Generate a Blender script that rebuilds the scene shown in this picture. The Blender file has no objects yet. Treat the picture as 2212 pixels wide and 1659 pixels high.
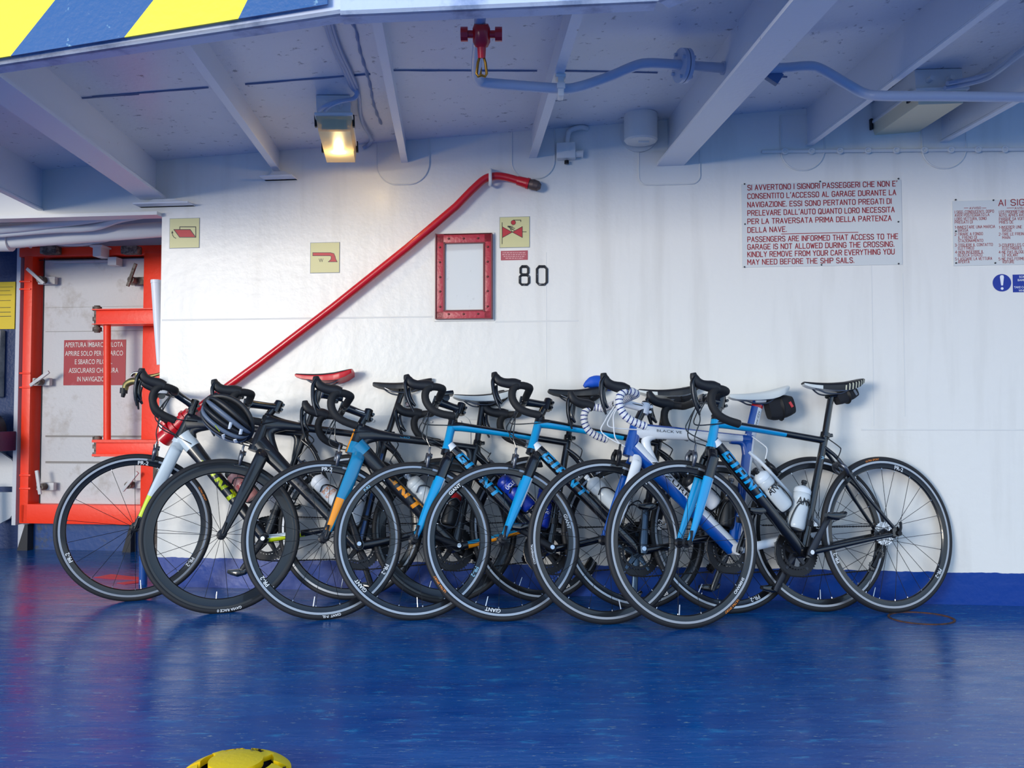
import bpy, bmesh, math, random
from math import sin, cos, pi, radians, sqrt, atan2
from mathutils import Vector as V, Matrix

# ------------------------------------------------------------------ camera, world, light, exposure
SC = bpy.context.scene
COL = SC.collection
FPX, CAMH, PITCH = 1860.0, 0.848, 0.0361        # focal length in pixels of the 2212 px wide frame
cd = bpy.data.cameras.new('camera'); cam = bpy.data.objects.new('camera', cd); COL.objects.link(cam)
cam.location = (0, 0, CAMH); cam.rotation_euler = (pi/2 + PITCH, 0, 0)
cd.sensor_width = 36; cd.lens = 36*FPX/2212; cd.clip_start = 0.05
SC.camera = cam
SC.view_settings.view_transform = 'Standard'; SC.view_settings.look = 'None'
SC.view_settings.gamma = 1; SC.view_settings.use_curve_mapping = False
SC.view_settings.exposure = 0.5
w = bpy.data.worlds.new('sky'); SC.world = w; w.use_nodes = True
nt = w.node_tree; nt.nodes.clear()
o_ = nt.nodes.new('ShaderNodeOutputWorld'); bg = nt.nodes.new('ShaderNodeBackground')
tc = nt.nodes.new('ShaderNodeTexCoord'); sp = nt.nodes.new('ShaderNodeSeparateXYZ'); rp = nt.nodes.new('ShaderNodeValToRGB')
mr = nt.nodes.new('ShaderNodeMapRange'); mr.inputs[1].default_value = -0.4; mr.inputs[2].default_value = 1.0
rp.color_ramp.elements[0].position = 0.0; rp.color_ramp.elements[0].color = (0.05, 0.13, 0.30, 1)
rp.color_ramp.elements[1].position = 1.0; rp.color_ramp.elements[1].color = (0.16, 0.36, 0.90, 1)
for ps, c in ((0.27, (0.06, 0.22, 0.45, 1)), (0.31, (0.80, 0.88, 0.96, 1)), (0.55, (0.44, 0.67, 0.95, 1))):
    e = rp.color_ramp.elements.new(ps); e.color = c
nt.links.new(tc.outputs['Generated'], sp.inputs[0]); nt.links.new(sp.outputs['Z'], mr.inputs[0])
nt.links.new(mr.outputs[0], rp.inputs[0]); nt.links.new(rp.outputs[0], bg.inputs[0]); nt.links.new(bg.outputs[0], o_.inputs[0])
bg.inputs[1].default_value = 1.2

def lamp(name, loc, target, size, sizey, energy, color):
    l = bpy.data.lights.new(name, 'AREA'); l.shape = 'RECTANGLE'; l.size = size; l.size_y = sizey
    l.energy = energy; l.color = color
    o = bpy.data.objects.new(name, l); COL.objects.link(o); o.location = loc
    o.rotation_euler = (V(target) - V(loc)).to_track_quat('-Z', 'Y').to_euler()
    return o
# low sun pouring in through the open side of the car deck, behind and left of the camera
lamp('sunlight_through_side_opening', (-7.0, -6.0, 2.3), (-0.3, 4.1, 1.2), 3.2, 2.6, 610, (1.0, 0.935, 0.83))

# ------------------------------------------------------------------ colours and materials
def hx(h):
    h = h.lstrip('#'); c = [int(h[i:i+2], 16)/255 for i in (0, 2, 4)]
    return tuple(x/12.92 if x <= .04045 else ((x+.055)/1.055)**2.4 for x in c)
MATS = {}
def mat(name, color, rough=0.5, metal=0.0, bump=0.0, bscale=60, var=0.0, vscale=8, coat=0.0, trans=0.0, emit=0.0, spec=0.5, bdist=0.004, alpha=1.0, dirt=None, dscale=3, dlo=.55, dhi=.7):
    if name in MATS: return MATS[name]
    m = bpy.data.materials.new(name); m.use_nodes = True; n = m.node_tree; b = n.nodes['Principled BSDF']
    c = hx(color) if isinstance(color, str) else color
    b.inputs['Base Color'].default_value = (*c, 1); b.inputs['Roughness'].default_value = rough
    b.inputs['Metallic'].default_value = metal; b.inputs['Coat Weight'].default_value = coat
    b.inputs['Specular IOR Level'].default_value = spec
    b.inputs['Transmission Weight'].default_value = trans; b.inputs['Alpha'].default_value = alpha
    if emit:
        b.inputs['Emission Color'].default_value = (*c, 1); b.inputs['Emission Strength'].default_value = emit
    if bump or var or dirt:
        t = n.nodes.new('ShaderNodeTexCoord')
    if bump:
        nz = n.nodes.new('ShaderNodeTexNoise'); nz.inputs['Scale'].default_value = bscale; nz.inputs['Detail'].default_value = 4
        bp = n.nodes.new('ShaderNodeBump'); bp.inputs['Strength'].default_value = bump; bp.inputs['Distance'].default_value = bdist
        n.links.new(t.outputs['Object'], nz.inputs['Vector']); n.links.new(nz.outputs['Fac'], bp.inputs['Height'])
        n.links.new(bp.outputs['Normal'], b.inputs['Normal'])
    if var or dirt:
        prev = None
        if var:
            nz = n.nodes.new('ShaderNodeTexNoise'); nz.inputs['Scale'].default_value = vscale; nz.inputs['Detail'].default_value = 5
            n.links.new(t.outputs['Object'], nz.inputs['Vector'])
            mx = n.nodes.new('ShaderNodeMix'); mx.data_type = 'RGBA'
            mx.inputs[6].default_value = (*[x*(1-var) for x in c], 1); mx.inputs[7].default_value = (*[min(1, x*(1+var)) for x in c], 1)
            n.links.new(nz.outputs['Fac'], mx.inputs[0]); prev = mx.outputs[2]
        if dirt:
            nz = n.nodes.new('ShaderNodeTexNoise'); nz.inputs['Scale'].default_value = dscale; nz.inputs['Detail'].default_value = 8
            nz.inputs['Roughness'].default_value = .65
            n.links.new(t.outputs['Object'], nz.inputs['Vector'])
            r = n.nodes.new('ShaderNodeMapRange'); r.inputs[1].default_value = dlo; r.inputs[2].default_value = dhi
            n.links.new(nz.outputs['Fac'], r.inputs[0])
            mx = n.nodes.new('ShaderNodeMix'); mx.data_type = 'RGBA'
            if prev: n.links.new(prev, mx.inputs[6])
            else: mx.inputs[6].default_value = (*c, 1)
            mx.inputs[7].default_value = (*hx(dirt), 1)
            n.links.new(r.outputs[0], mx.inputs[0]); prev = mx.outputs[2]
        n.links.new(prev, b.inputs['Base Color'])
    MATS[name] = m
    return m

CARBON = mat('black_carbon_lacquer', '#15171c', .32, coat=.4)
GLOSSB = mat('gloss_black_paint', '#0d0e12', .22, coat=.6)
RUBBER = mat('tyre_rubber', '#1d1d20', .62, bump=.15, bscale=300, bdist=.001)
TAPE = mat('black_bar_tape', '#17181b', .7, bump=.3, bscale=260, bdist=.001)
HOODM = mat('black_hood_rubber', '#191a1e', .5)
LEVER = mat('dark_lever_alloy', '#2a2d33', .25, metal=.7)
SILVER = mat('polished_alloy', '#c9ccd2', .25, metal=1)
GREYM = mat('grey_alloy', '#6e7178', .35, metal=.9)
DARKM = mat('dark_steel', '#26272b', .4, metal=.6)
CHAINM = mat('chain_steel', '#4a4846', .4, metal=.8)
RIMBLK = mat('black_rim', '#101115', .3, coat=.3)
RIMBRK = mat('machined_brake_track', '#a9acb2', .36, metal=.75)
SPOKE = mat('black_spoke', '#141519', .35, metal=.4)
WHITE = mat('white_paint', '#eceff1', .35, coat=.3)
PALE = mat('pale_grey_blue_paint', '#c9d6dd', .3, coat=.4)
NEON = mat('neon_yellow_green_paint', '#d2e600', .35, coat=.3)
NAVY = mat('navy_paint', '#0b3f7a', .3, coat=.4)
CYAN = mat('bright_blue_paint', '#009bd6', .28, coat=.5)
MIDBLUE = mat('mid_blue_paint', '#1686b4', .3, coat=.5)
ORANGE = mat('orange_paint', '#ff9d0a', .35, coat=.3)
ROYAL = mat('royal_blue_paint', '#004aa2', .25, coat=.6)
REDP = mat('red_paint', '#d3141f', .3, coat=.3)
WTAPE = mat('white_bar_tape', '#e9e8e4', .6); NTAPE = mat('navy_bar_tape', '#1b2f7d', .6)
LBLACK = mat('black_saddle_cover', '#1a1a1e', .4)
LWHITE = mat('white_saddle_cover', '#dfe3df', .4)
NYLON = mat('black_nylon', '#17171d', .75, bump=.4, bscale=400, bdist=.001)
DECW = mat('white_decal', '#f2f4f5', .4); DECK = mat('black_decal', '#15161a', .4); DECB = mat('light_blue_decal', '#8fc4e0', .4); DECO = mat('orange_decal', '#f08a1c', .4)

# ------------------------------------------------------------------ mesh builder
class G:
    def __init__(s): s.v = []; s.f = []; s.m = []
    def add(s, vs, fs, mi=0):
        o = len(s.v); s.v += [tuple(x) for x in vs]
        for i, f in enumerate(fs):
            s.f.append([o+k for k in f]); s.m.append(mi[i] if isinstance(mi, list) else mi)
    def box(s, c, size, R=None, mi=0, bev=0.0):
        x, y, z = [a/2 for a in size]
        if bev:
            bm = bmesh.new(); bmesh.ops.create_cube(bm, size=1)
            for q in bm.verts: q.co = V((q.co.x*2*x, q.co.y*2*y, q.co.z*2*z))
            bmesh.ops.bevel(bm, geom=bm.edges[:], offset=bev, segments=2, affect='EDGES', profile=.6)
            bm.verts.index_update()
            vs = [q.co.copy() for q in bm.verts]; fs = [[q.index for q in f.verts] for f in bm.faces]; bm.free()
        else:
            vs = [V((i*x, j*y, k*z)) for i in (-1, 1) for j in (-1, 1) for k in (-1, 1)]
            fs = [(0, 1, 3, 2), (4, 6, 7, 5), (0, 4, 5, 1), (2, 3, 7, 6), (0, 2, 6, 4), (1, 5, 7, 3)]
        c = V(c)
        s.add([(R @ q if R else q) + c for q in vs], fs, mi); return s
    def cyl(s, a, b, r0, r1=None, n=16, mi=0, caps=True):
        r1 = r0 if r1 is None else r1; a = V(a); b = V(b); t = (b-a).normalized()
        x = t.orthogonal().normalized(); y = t.cross(x)
        vs = [a+(x*cos(2*pi*i/n)+y*sin(2*pi*i/n))*r0 for i in range(n)]+[b+(x*cos(2*pi*i/n)+y*sin(2*pi*i/n))*r1 for i in range(n)]
        fs = [(i, (i+1) % n, n+(i+1) % n, n+i) for i in range(n)]
        if caps: fs += [tuple(range(n-1, -1, -1)), tuple(range(n, 2*n))]
        s.add(vs, fs, mi); return s
    def revolve(s, prof, o=(0, 0, 0), ax=(0, 0, 1), n=32, mi=0, closed=False):
        """prof: list of (radius, height[, mat])"""
        ax = V(ax).normalized(); x = ax.orthogonal().normalized(); y = ax.cross(x); o = V(o)
        k = len(prof); vs = []
        for i in range(n):
            d = x*cos(2*pi*i/n)+y*sin(2*pi*i/n)
            for p in prof: vs.append(o+d*p[0]+ax*p[1])
        fs = []; ms = []
        for i in range(n):
            j = (i+1) % n
            for a in range(k if closed else k-1):
                b = (a+1) % k
                fs.append((i*k+a, j*k+a, j*k+b, i*k+b)); ms.append(prof[a][2] if len(prof[a]) > 2 else mi)
        s.add(vs, fs, ms); return s
    def sweep(s, path, ra, rb=None, n=16, ref=(0, 1, 0), mi=0, fn=None, caps=True, pw=1.0, closed=False):
        """elliptic sweep; ra = half width along ref, rb = half width across; ref None = parallel transport"""
        P = [V(p) for p in path]; L = len(P)
        f = lambda r, t: r(t) if callable(r) else (r if not isinstance(r, (list, tuple)) else lerpl(r, t))
        rb = ra if rb is None else rb
        vs = []; up = None; d = [0]
        for i in range(1, L): d.append(d[-1]+(P[i]-P[i-1]).length)
        for i in range(L):
            if closed: t = P[(i+1) % L]-P[i-1]
            else: t = P[min(i+1, L-1)]-P[max(i-1, 0)]
            t.normalize()
            if ref is not None: r = V(ref)
            else: r = up if up is not None else t.orthogonal()
            sd = (r-t*r.dot(t)).normalized(); up = sd; nm = t.cross(sd)
            tt = d[i]/d[-1] if d[-1] else 0
            a, b = f(ra, tt), f(rb, tt)
            for j in range(n):
                th = 2*pi*j/n; ca, sa = cos(th), sin(th)
                if pw != 1: ca = math.copysign(abs(ca)**pw, ca); sa = math.copysign(abs(sa)**pw, sa)
                vs.append(P[i]+sd*a*ca+nm*b*sa)
        fs = []; ms = []
        for i in range(L if closed else L-1):
            i2 = (i+1) % L
            for j in range(n):
                k = (j+1) % n
                fs.append((i*n+j, i*n+k, i2*n+k, i2*n+j))
                ms.append(fn((d[i]+d[min(i+1, L-1)])/2/d[-1], 2*pi*(j+.5)/n) if fn else mi)
        if caps and not closed:
            fs += [tuple(range(n-1, -1, -1)), tuple(range((L-1)*n, L*n))]
            ms += [fn(0, 1.57) if fn else mi, fn(1, 1.57) if fn else mi]
        s.add(vs, fs, ms); return s
    def prism(s, pts, M, depth, mi=0, side=None):
        """2D polygon pts, extruded depth along local z of M"""
        n = len(pts); side = mi if side is None else side
        vs = [M @ V((x, y, 0)) for x, y in pts]+[M @ V((x, y, depth)) for x, y in pts]
        fs = [tuple(range(n-1, -1, -1)), tuple(range(n, 2*n))]+[(i, (i+1) % n, n+(i+1) % n, n+i) for i in range(n)]
        s.add(vs, fs, [mi, mi]+[side]*n); return s
    def build(s, name, mats, parent=None, angle=35, M=None):
        me = bpy.data.meshes.new(name); me.from_pydata(s.v, [], s.f)
        ml = mats if isinstance(mats, (list, tuple)) else [mats]
        for m in ml: me.materials.append(m)
        for p, k in zip(me.polygons, s.m): p.material_index = k; p.use_smooth = True
        if len(s.f) and any(len(f) > 4 for f in s.f) or len(s.v) < 5000:
            bm = bmesh.new(); bm.from_mesh(me); bmesh.ops.recalc_face_normals(bm, faces=bm.faces[:]); bm.to_mesh(me); bm.free()
        me.set_sharp_from_angle(angle=radians(angle))
        return link(name, me, parent, M)
def lerpl(l, t):
    n = len(l)-1; k = min(int(t*n), n-1); u = t*n-k
    return l[k]*(1-u)+l[k+1]*u
def link(name, me, parent=None, M=None):
    o = bpy.data.objects.new(name, me); COL.objects.link(o)
    if parent: o.parent = parent
    if M is not None: o.matrix_local = M
    return o
def cr(P, k=6):
    """Catmull-Rom through P"""
    P = [V(p) for p in P]; Q = []
    for i in range(len(P)-1):
        a = P[i-1] if i else P[0]*2-P[1]; b = P[i]; c = P[i+1]; d = P[i+2] if i+2 < len(P) else P[-1]*2-P[-2]
        for j in range(k):
            t = j/k
            Q.append(.5*((2*b)+(c-a)*t+(2*a-5*b+4*c-d)*t*t+(3*b-a-3*c+d)*t**3))
    return Q+[P[-1]]
def tag(o, label=None, cat=None, group=None, kind=None):
    if label: o['label'] = label
    if cat: o['category'] = cat
    if group: o['group'] = group
    if kind: o['kind'] = kind
    return o
def empty(name, M=None, label=None, cat=None, group=None):
    o = bpy.data.objects.new(name, None); COL.objects.link(o); o.empty_display_size = .05
    if M is not None: o.matrix_world = M
    return tag(o, label, cat, group)

# text as flat geometry: returns bmesh in xy, baseline at 0, left at 0
def text_bm(s, cap, width=None, shear=0.0, bold=0.0):
    cu = bpy.data.curves.new('t', 'FONT'); cu.body = s; cu.size = 1; cu.resolution_u = 3; cu.shear = shear; cu.offset = bold
    ob = bpy.data.objects.new('t', cu); me = bpy.data.meshes.new_from_object(ob)
    bm = bmesh.new(); bm.from_mesh(me); bpy.data.objects.remove(ob); bpy.data.curves.remove(cu); bpy.data.meshes.remove(me)
    xs = [q.co.x for q in bm.verts]
    if not xs: return bm
    x0, x1 = min(xs), max(xs); CAPH = 0.7
    sy = cap/CAPH; sx = (width/(x1-x0)) if width else sy
    for q in bm.verts: q.co = V(((q.co.x-x0)*sx, q.co.y*sy, 0))
    return bm
def bm_to(g, bm, fn, mi=0):
    bm.verts.index_update()
    g.add([fn(q.co) for q in bm.verts], [[q.index for q in f.verts] for f in bm.faces], mi); bm.free()
def slice_bm(bm, axis, step):
    co = [q.co[axis] for q in bm.verts]
    if not co: return
    a = min(co)+step
    while a < max(co)-1e-6:
        p = V((0, 0, 0)); p[axis] = a; nrm = V((0, 0, 0)); nrm[axis] = 1
        bmesh.ops.bisect_plane(bm, geom=bm.verts[:]+bm.edges[:]+bm.faces[:], plane_co=p, plane_no=nrm); a += step

# ------------------------------------------------------------------ where things stand
WK, W0 = -0.10978, 4.1073                        # the white bulkhead: y = W0 + WK*x
_l = sqrt(1+WK*WK)
WE = V((1/_l, WK/_l, 0)); WN = V((WK/_l, -1/_l, 0)); UZ = V((0, 0, 1))
WM0 = Matrix(((WE.x, 0, WN.x, 0), (WE.y, 0, WN.y, W0), (0, 1, 0, 0), (0, 0, 0, 1)))      # local x right, y up, z out of the wall
WI0 = WM0.inverted()
CP, SP_ = cos(PITCH), sin(PITCH); CO = V((0, 0, CAMH))
def ray(px, py):
    a = (px-1106)/FPX; b = -(py-829.5)/FPX
    return V((a, CP-b*SP_, SP_+b*CP))
def wp(px, py, off=0.0):                         # point on the bulkhead (off metres in front of it)
    d = ray(px, py); p0 = V((0, W0, 0))+WN*off; return CO+d*((p0-CO).dot(WN)/d.dot(WN))
def wl(px, py, off=0.0):
    q = WI0 @ wp(px, py, off); return V((q.x, q.y))
CS, CZ = 0.045, 2.212                            # deckhead rises to the right
CG = V((-CS, -CS*.0677, 1)).normalized()
def cz(x, y): return CZ+CS*(x+.0677*(y-4.1))
def cp(px, py, off=0.0):                         # point on the deckhead, off metres below it
    d = ray(px, py); p0 = V((0, 4.1, CZ-off)); return CO+d*((p0-CO).dot(CG)/d.dot(CG))
def fp(px, py, z=0.0):
    d = ray(px, py); return CO+d*((z-CAMH)/d.z)
def yp(px, py, y):                               # point at depth y
    d = ray(px, py); return CO+d*(y/d.y)
BD = V((-0.0677, 1, 0.003)).normalized()         # the beams run this way

# ------------------------------------------------------------------ setting
def struct(o): o['kind'] = 'structure'; return o
def wall_mat():
    m = mat('white_wall_paint', '#efede6', .36, bump=.4, bscale=26, bdist=.0045, spec=.5)
    n = m.node_tree; b = n.nodes['Principled BSDF']
    t = n.nodes.new('ShaderNodeTexCoord'); s = n.nodes.new('ShaderNodeSeparateXYZ'); n.links.new(t.outputs['Object'], s.inputs[0])
    nz = n.nodes.new('ShaderNodeTexNoise'); nz.inputs['Scale'].default_value = 14; n.links.new(t.outputs['Object'], nz.inputs['Vector'])
    a = n.nodes.new('ShaderNodeMath'); a.operation = 'MULTIPLY_ADD'; a.inputs[1].default_value = .016; n.links.new(nz.outputs['Fac'], a.inputs[0]); n.links.new(s.outputs['Z'], a.inputs[2])
    c = n.nodes.new('ShaderNodeMath'); c.operation = 'LESS_THAN'; c.inputs[1].default_value = .152; n.links.new(a.outputs[0], c.inputs[0])
    # faint grime runs on the white
    mp = n.nodes.new('ShaderNodeMapping'); mp.inputs['Scale'].default_value = (5, 5, .5); n.links.new(t.outputs['Object'], mp.inputs[0])
    n2 = n.nodes.new('ShaderNodeTexNoise'); n2.inputs['Scale'].default_value = 2.2; n2.inputs['Detail'].default_value = 7; n.links.new(mp.outputs[0], n2.inputs['Vector'])
    r = n.nodes.new('ShaderNodeMapRange'); r.inputs[1].default_value = .5; r.inputs[2].default_value = .85; n.links.new(n2.outputs['Fac'], r.inputs[0])
    mg = n.nodes.new('ShaderNodeMix'); mg.data_type = 'RGBA'; mg.inputs[6].default_value = (*hx('#efede6'), 1); mg.inputs[7].default_value = (*hx('#dfdcd4'), 1); n.links.new(r.outputs[0], mg.inputs[0])
    mx = n.nodes.new('ShaderNodeMix'); mx.data_type = 'RGBA'; n.links.new(c.outputs[0], mx.inputs[0]); n.links.new(mg.outputs[2], mx.inputs[6])
    mx.inputs[7].default_value = (*hx('#003a90'), 1); n.links.new(mx.outputs[2], b.inputs['Base Color'])
    return m
def floor_mat():
    m = mat('blue_deck_paint', '#00509c', .3, spec=.34); n = m.node_tree; b = n.nodes['Principled BSDF']
    t = n.nodes.new('ShaderNodeTexCoord'); mp = n.nodes.new('ShaderNodeMapping'); mp.inputs['Scale'].default_value = (1.1, 4.5, 1); n.links.new(t.outputs['Object'], mp.inputs[0])
    def noise(sc, de, ro=.6):
        z = n.nodes.new('ShaderNodeTexNoise'); z.inputs['Scale'].default_value = sc; z.inputs['Detail'].default_value = de; z.inputs['Roughness'].default_value = ro
        n.links.new(mp.outputs[0], z.inputs['Vector']); return z.outputs['Fac']
    def rng(x, lo, hi, a=0, c=1):
        r = n.nodes.new('ShaderNodeMapRange'); r.inputs[1].default_value = lo; r.inputs[2].default_value = hi; r.inputs[3].default_value = a; r.inputs[4].default_value = c
        n.links.new(x, r.inputs[0]); return r.outputs[0]
    def mix(f, a, c):
        x = n.nodes.new('ShaderNodeMix'); x.data_type = 'RGBA'; n.links.new(f, x.inputs[0])
        for k, q in ((6, a), (7, c)):
            if isinstance(q, str): x.inputs[k].default_value = (*hx(q), 1)
            else: n.links.new(q, x.inputs[k])
        return x.outputs[2]
    c1 = mix(rng(noise(1.6, 6), .35, .7), '#004383', '#00538f')
    c2 = mix(rng(noise(6, 9, .74), .565, .64), c1, '#1f78a4')          # worn, chalky patches
    c3 = mix(rng(noise(22, 7, .75), .60, .65), c2, '#8fa49a')         # small scuffs
    n.links.new(c3, b.inputs['Base Color'])
    n.links.new(rng(noise(3.2, 6), .3, .72, .10, .36), b.inputs['Roughness'])
    bp = n.nodes.new('ShaderNodeBump'); bp.inputs['Strength'].default_value = .35; bp.inputs['Distance'].default_value = .006
    n.links.new(noise(6, 5), bp.inputs['Height']); n.links.new(bp.outputs[0], b.inputs['Normal'])
    return m
WALLM = wall_mat(); FLOORM = floor_mat()
CEILM = mat('grey_white_deckhead_paint', '#e2e6ee', .34, bump=.35, bscale=45, bdist=.004, var=.06, vscale=4, dirt='#8d93a3', dscale=26, dlo=.61, dhi=.68)
BEAMM = mat('white_beam_paint', '#e2e5ec', .38, bump=.3, bscale=60, bdist=.003, dirt='#9a8f8c', dscale=18, dlo=.68, dhi=.76)
WPAINT = mat('white_fitting_paint', '#e6e5e0', .4, bump=.2, bscale=80, bdist=.002)
WELD = mat('grey_weld_bead', '#6f7fa0', .5)
BPAINT = mat('dark_blue_wall_paint', '#0b2a5c', .4, bump=.4, bscale=60)
DOORW = mat('grimy_white_door_paint', '#c9c8c8', .45, bump=.4, bscale=50, bdist=.004, dirt='#a39a90', dscale=5, dlo=.55, dhi=.75)
FLAME = mat('red_orange_paint', '#ff3a12', .4, bump=.3, bscale=50, bdist=.003)
GASK = mat('dark_gasket', '#2c2c30', .7); GRIME = mat('rusty_grimy_steel', '#4b4038', .6, dirt='#8a7f74', dscale=30, dlo=.45, dhi=.6)
RUST = mat('rusty_steel', '#5a3420', .8, bump=.5, bscale=90, dirt='#2b2320', dscale=20, dlo=.45, dhi=.6)
BRASS = mat('dull_brass', '#8d8355', .4, metal=.8)
FRED = mat('red_fire_paint', '#cf1420', .3, coat=.3, bump=.15, bscale=60, bdist=.002)

g = G(); g.v = [(-7, -3, 0), (7, -3, 0), (7, 7, 0), (-7, 7, 0)]; g.f = [[0, 1, 2, 3]]; g.m = [0]
struct(g.build('floor', FLOORM))
def ground_poly(s0, z0, s1, z1, d0=0.0, d1=-.03):
    """slab in wall coordinates"""
    g = G(); g.box(((s0+s1)/2, (z0+z1)/2, (d0+d1)/2), (abs(s1-s0), abs(z1-z0), abs(d1-d0))); g.v = [tuple(WM0 @ V(q)) for q in g.v]; return g
SL = wl(345, 800).x                               # left end of the white bulkhead
struct(ground_poly(SL, 0, 6.5, 2.75).build('wall_back', WALLM))
struct(ground_poly(-6.5, 1.86, SL, 2.75).build('wall_back_lintel', WPAINT))
tr = ground_poly(-6.5, 1.845, SL-.0, 1.862, .05, -.03); struct(tr.build('trim_1', WPAINT))
g = ground_poly(SL+.0, 1.80, SL+.16, 1.895, .03, 0.0); g2 = G()
# recess behind the bulkhead, with the door at its end
BO = 1.057
def bl(px, py, off=0.0): return wl(px, py, -BO+off)
def bM(z=0.0): return WM0 @ Matrix.Translation((0, 0, -BO+z))
BLUEX = bl(46, 800).x
struct(ground_poly(BLUEX, 0.0, SL+.2, 2.6, -BO, -BO-.03).build('wall_recess', mat('recess_white', '#c9cbd2', .45, bump=.4, bscale=50)))
struct(ground_poly(-7, 0.0, BLUEX, 2.6, -BO, -BO-.03).build('wall_recess_left', BPAINT))
struct(ground_poly(SL, 0.0, SL+.03, 2.6, -.03, -BO).build('wall_recess_right', WPAINT))
kick = G(); a = bl(60, 1180); b = bl(330, 1125)
kick.box(((a.x+SL+.02)/2, b.y/2, .012), (SL-.02-a.x, b.y-.0, .024)); struct(kick.build('baseboard_recess', mat('blue_coaming', '#0b3c7a', .45, bump=.4, bscale=30, dirt='#3c4450', dscale=9, dlo=.55, dhi=.65), None, M=bM()))
# longitudinal girder at the deck edge with the hazard-striped board
def zb(x, y): return cz(x, y)-.2
def gp(px, py):
    d = ray(px, py); p = CO.copy(); t = 2.5
    for _ in range(30): q = CO+d*t; t *= (zb(q.x, q.y)-CAMH)/(q.z-CAMH)
    return CO+d*t
ga, gb, gc = gp(-500, 215), gp(735, 29), gp(1420, 2)
gd = V((gc.x+.38, gc.y-.36, 0)); gd.z = zb(gd.x, gd.y); ge = V((7.0, 1.9, 0)); ge.z = zb(ge.x, ge.y)
FRONT = [(-7.0, ga.y+(ga.x+7)*.2), (ga.x, ga.y), (gb.x, gb.y), (gc.x, gc.y), (gd.x, gd.y), (ge.x, ge.y)]
def yfront(x):
    for (x0, y0), (x1, y1) in zip(FRONT, FRONT[1:]):
        if x <= x1: return y0+(y1-y0)*(x-x0)/(x1-x0)
    return FRONT[-1][1]
# deckhead
g = G(); q = [(x, y+.03) for x, y in FRONT]+[(7, 6.6), (-7, 6.6)]; nq = len(q)
g.add([(x, y, cz(x, y)) for x, y in q]+[(x, y, cz(x, y)+.02) for x, y in q], [tuple(range(nq-1, -1, -1)), tuple(range(nq, 2*nq))]+[(i, (i+1) % nq, nq+(i+1) % nq, nq+i) for i in range(nq)])
struct(g.build('ceiling', CEILM))
g = G()
for P in (((150, 214), (300, 203)), ((200, 209), (450, 189)), ((530, 182), (800, 160)), ((840, 152), (1160, 153)), ((1215, 153), (1420, 157)), ((1640, 165), (1700, 166))):
    pts = [cp(*P[0], .002)+(cp(*P[1], .002)-cp(*P[0], .002))*(k/8)+V((0, 0, random.uniform(-.001, .001))) for k in range(9)]
    g.sweep(pts, .004, n=6, ref=None)
struct(g.build('trim_2', WELD))
# weld seams of the bulkhead plates
g = G()
for P in (((350, 686), (935, 690)), ((1070, 693), (1250, 695)), ((1860, 926), (2330, 931)), ((1010, 905), (1130, 907))):
    a_, b_ = wl(*P[0]), wl(*P[1]); g.sweep([WM0 @ V((a_.x, (a_.y+b_.y)/2, .0)), WM0 @ V((b_.x, (a_.y+b_.y)/2, .0))], .004, .0012, n=6, ref=(0, 0, 1))
for P in (((1180, 545), (1180, 820)), ((1880, 400), (1880, 920)), ((630, 930), (630, 1200)), ((1950, 590), (1950, 900))):
    a_, b_ = wl(*P[0]), wl(*P[1]); g.sweep([WM0 @ V((a_.x, a_.y, 0)), WM0 @ V((a_.x, b_.y, 0))], .003, .0007, n=6, ref=(1, 0, 0))
struct(g.build('trim_3', WPAINT))

# transverse beams
def beam(pe, wid, flange, label, d_extra=0.0, lip=.05):
    e = wp(*pe); side = BD.cross(UZ).normalized()        # points right
    top = cz(e.x, e.y)+.005; dep = top-e.z
    M = Matrix(((side.x, 0, -BD.x, e.x), (side.y, 0, -BD.y, e.y), (0, 1, -BD.z, e.z), (0, 0, 0, 1))); L = (e.y-max(1.8, yfront(e.x+.0677*(e.y-2.5))+.03))/BD.y
    g = G()
    if flange:
        g.prism([(-.009, .012), (.009, .012), (.009, dep), (-.009, dep)], M, L)
        g.prism([(-wid/2, 0), (wid/2, 0), (wid/2, .014), (-wid/2, .014)], M, L)
    else:
        g.prism([(-wid/2, 0), (wid/2, 0), (wid/2, .008), (.006, .016), (.006, dep), (-.006, dep), (-.006, .016), (-wid/2, .008)], M, L)
    return tag(g.build('ceiling_beam', BEAMM), label, 'beam', 'deckhead beams')
BEAMS = [((88, 455), .030, 0, 'white ceiling beam at the far left, above the recess of the orange-framed door'),
         ((332, 432), .13, 1, 'wide-flanged white ceiling beam landing beside the door recess, above the first yellow sign'),
         ((600, 372), .034, 0, 'narrow white ceiling beam left of the lit ceiling lamp'),
         ((874, 352), .032, 0, 'narrow white ceiling beam right of the lit ceiling lamp'),
         ((1151, 342), .036, 0, 'narrow white ceiling beam with the pipe clamped to its underside'),
         ((1447, 359), .125, 1, 'broad flat-bottomed ceiling beam that the pipe passes through'),
         ((1746, 317), .028, 0, 'narrow white ceiling beam left of the yellowed tube light'),
         ((2036, 309), .030, 0, 'narrow white ceiling beam with rust spots at far right behind the tube light')]
for b_ in BEAMS: beam(*b_)
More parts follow.
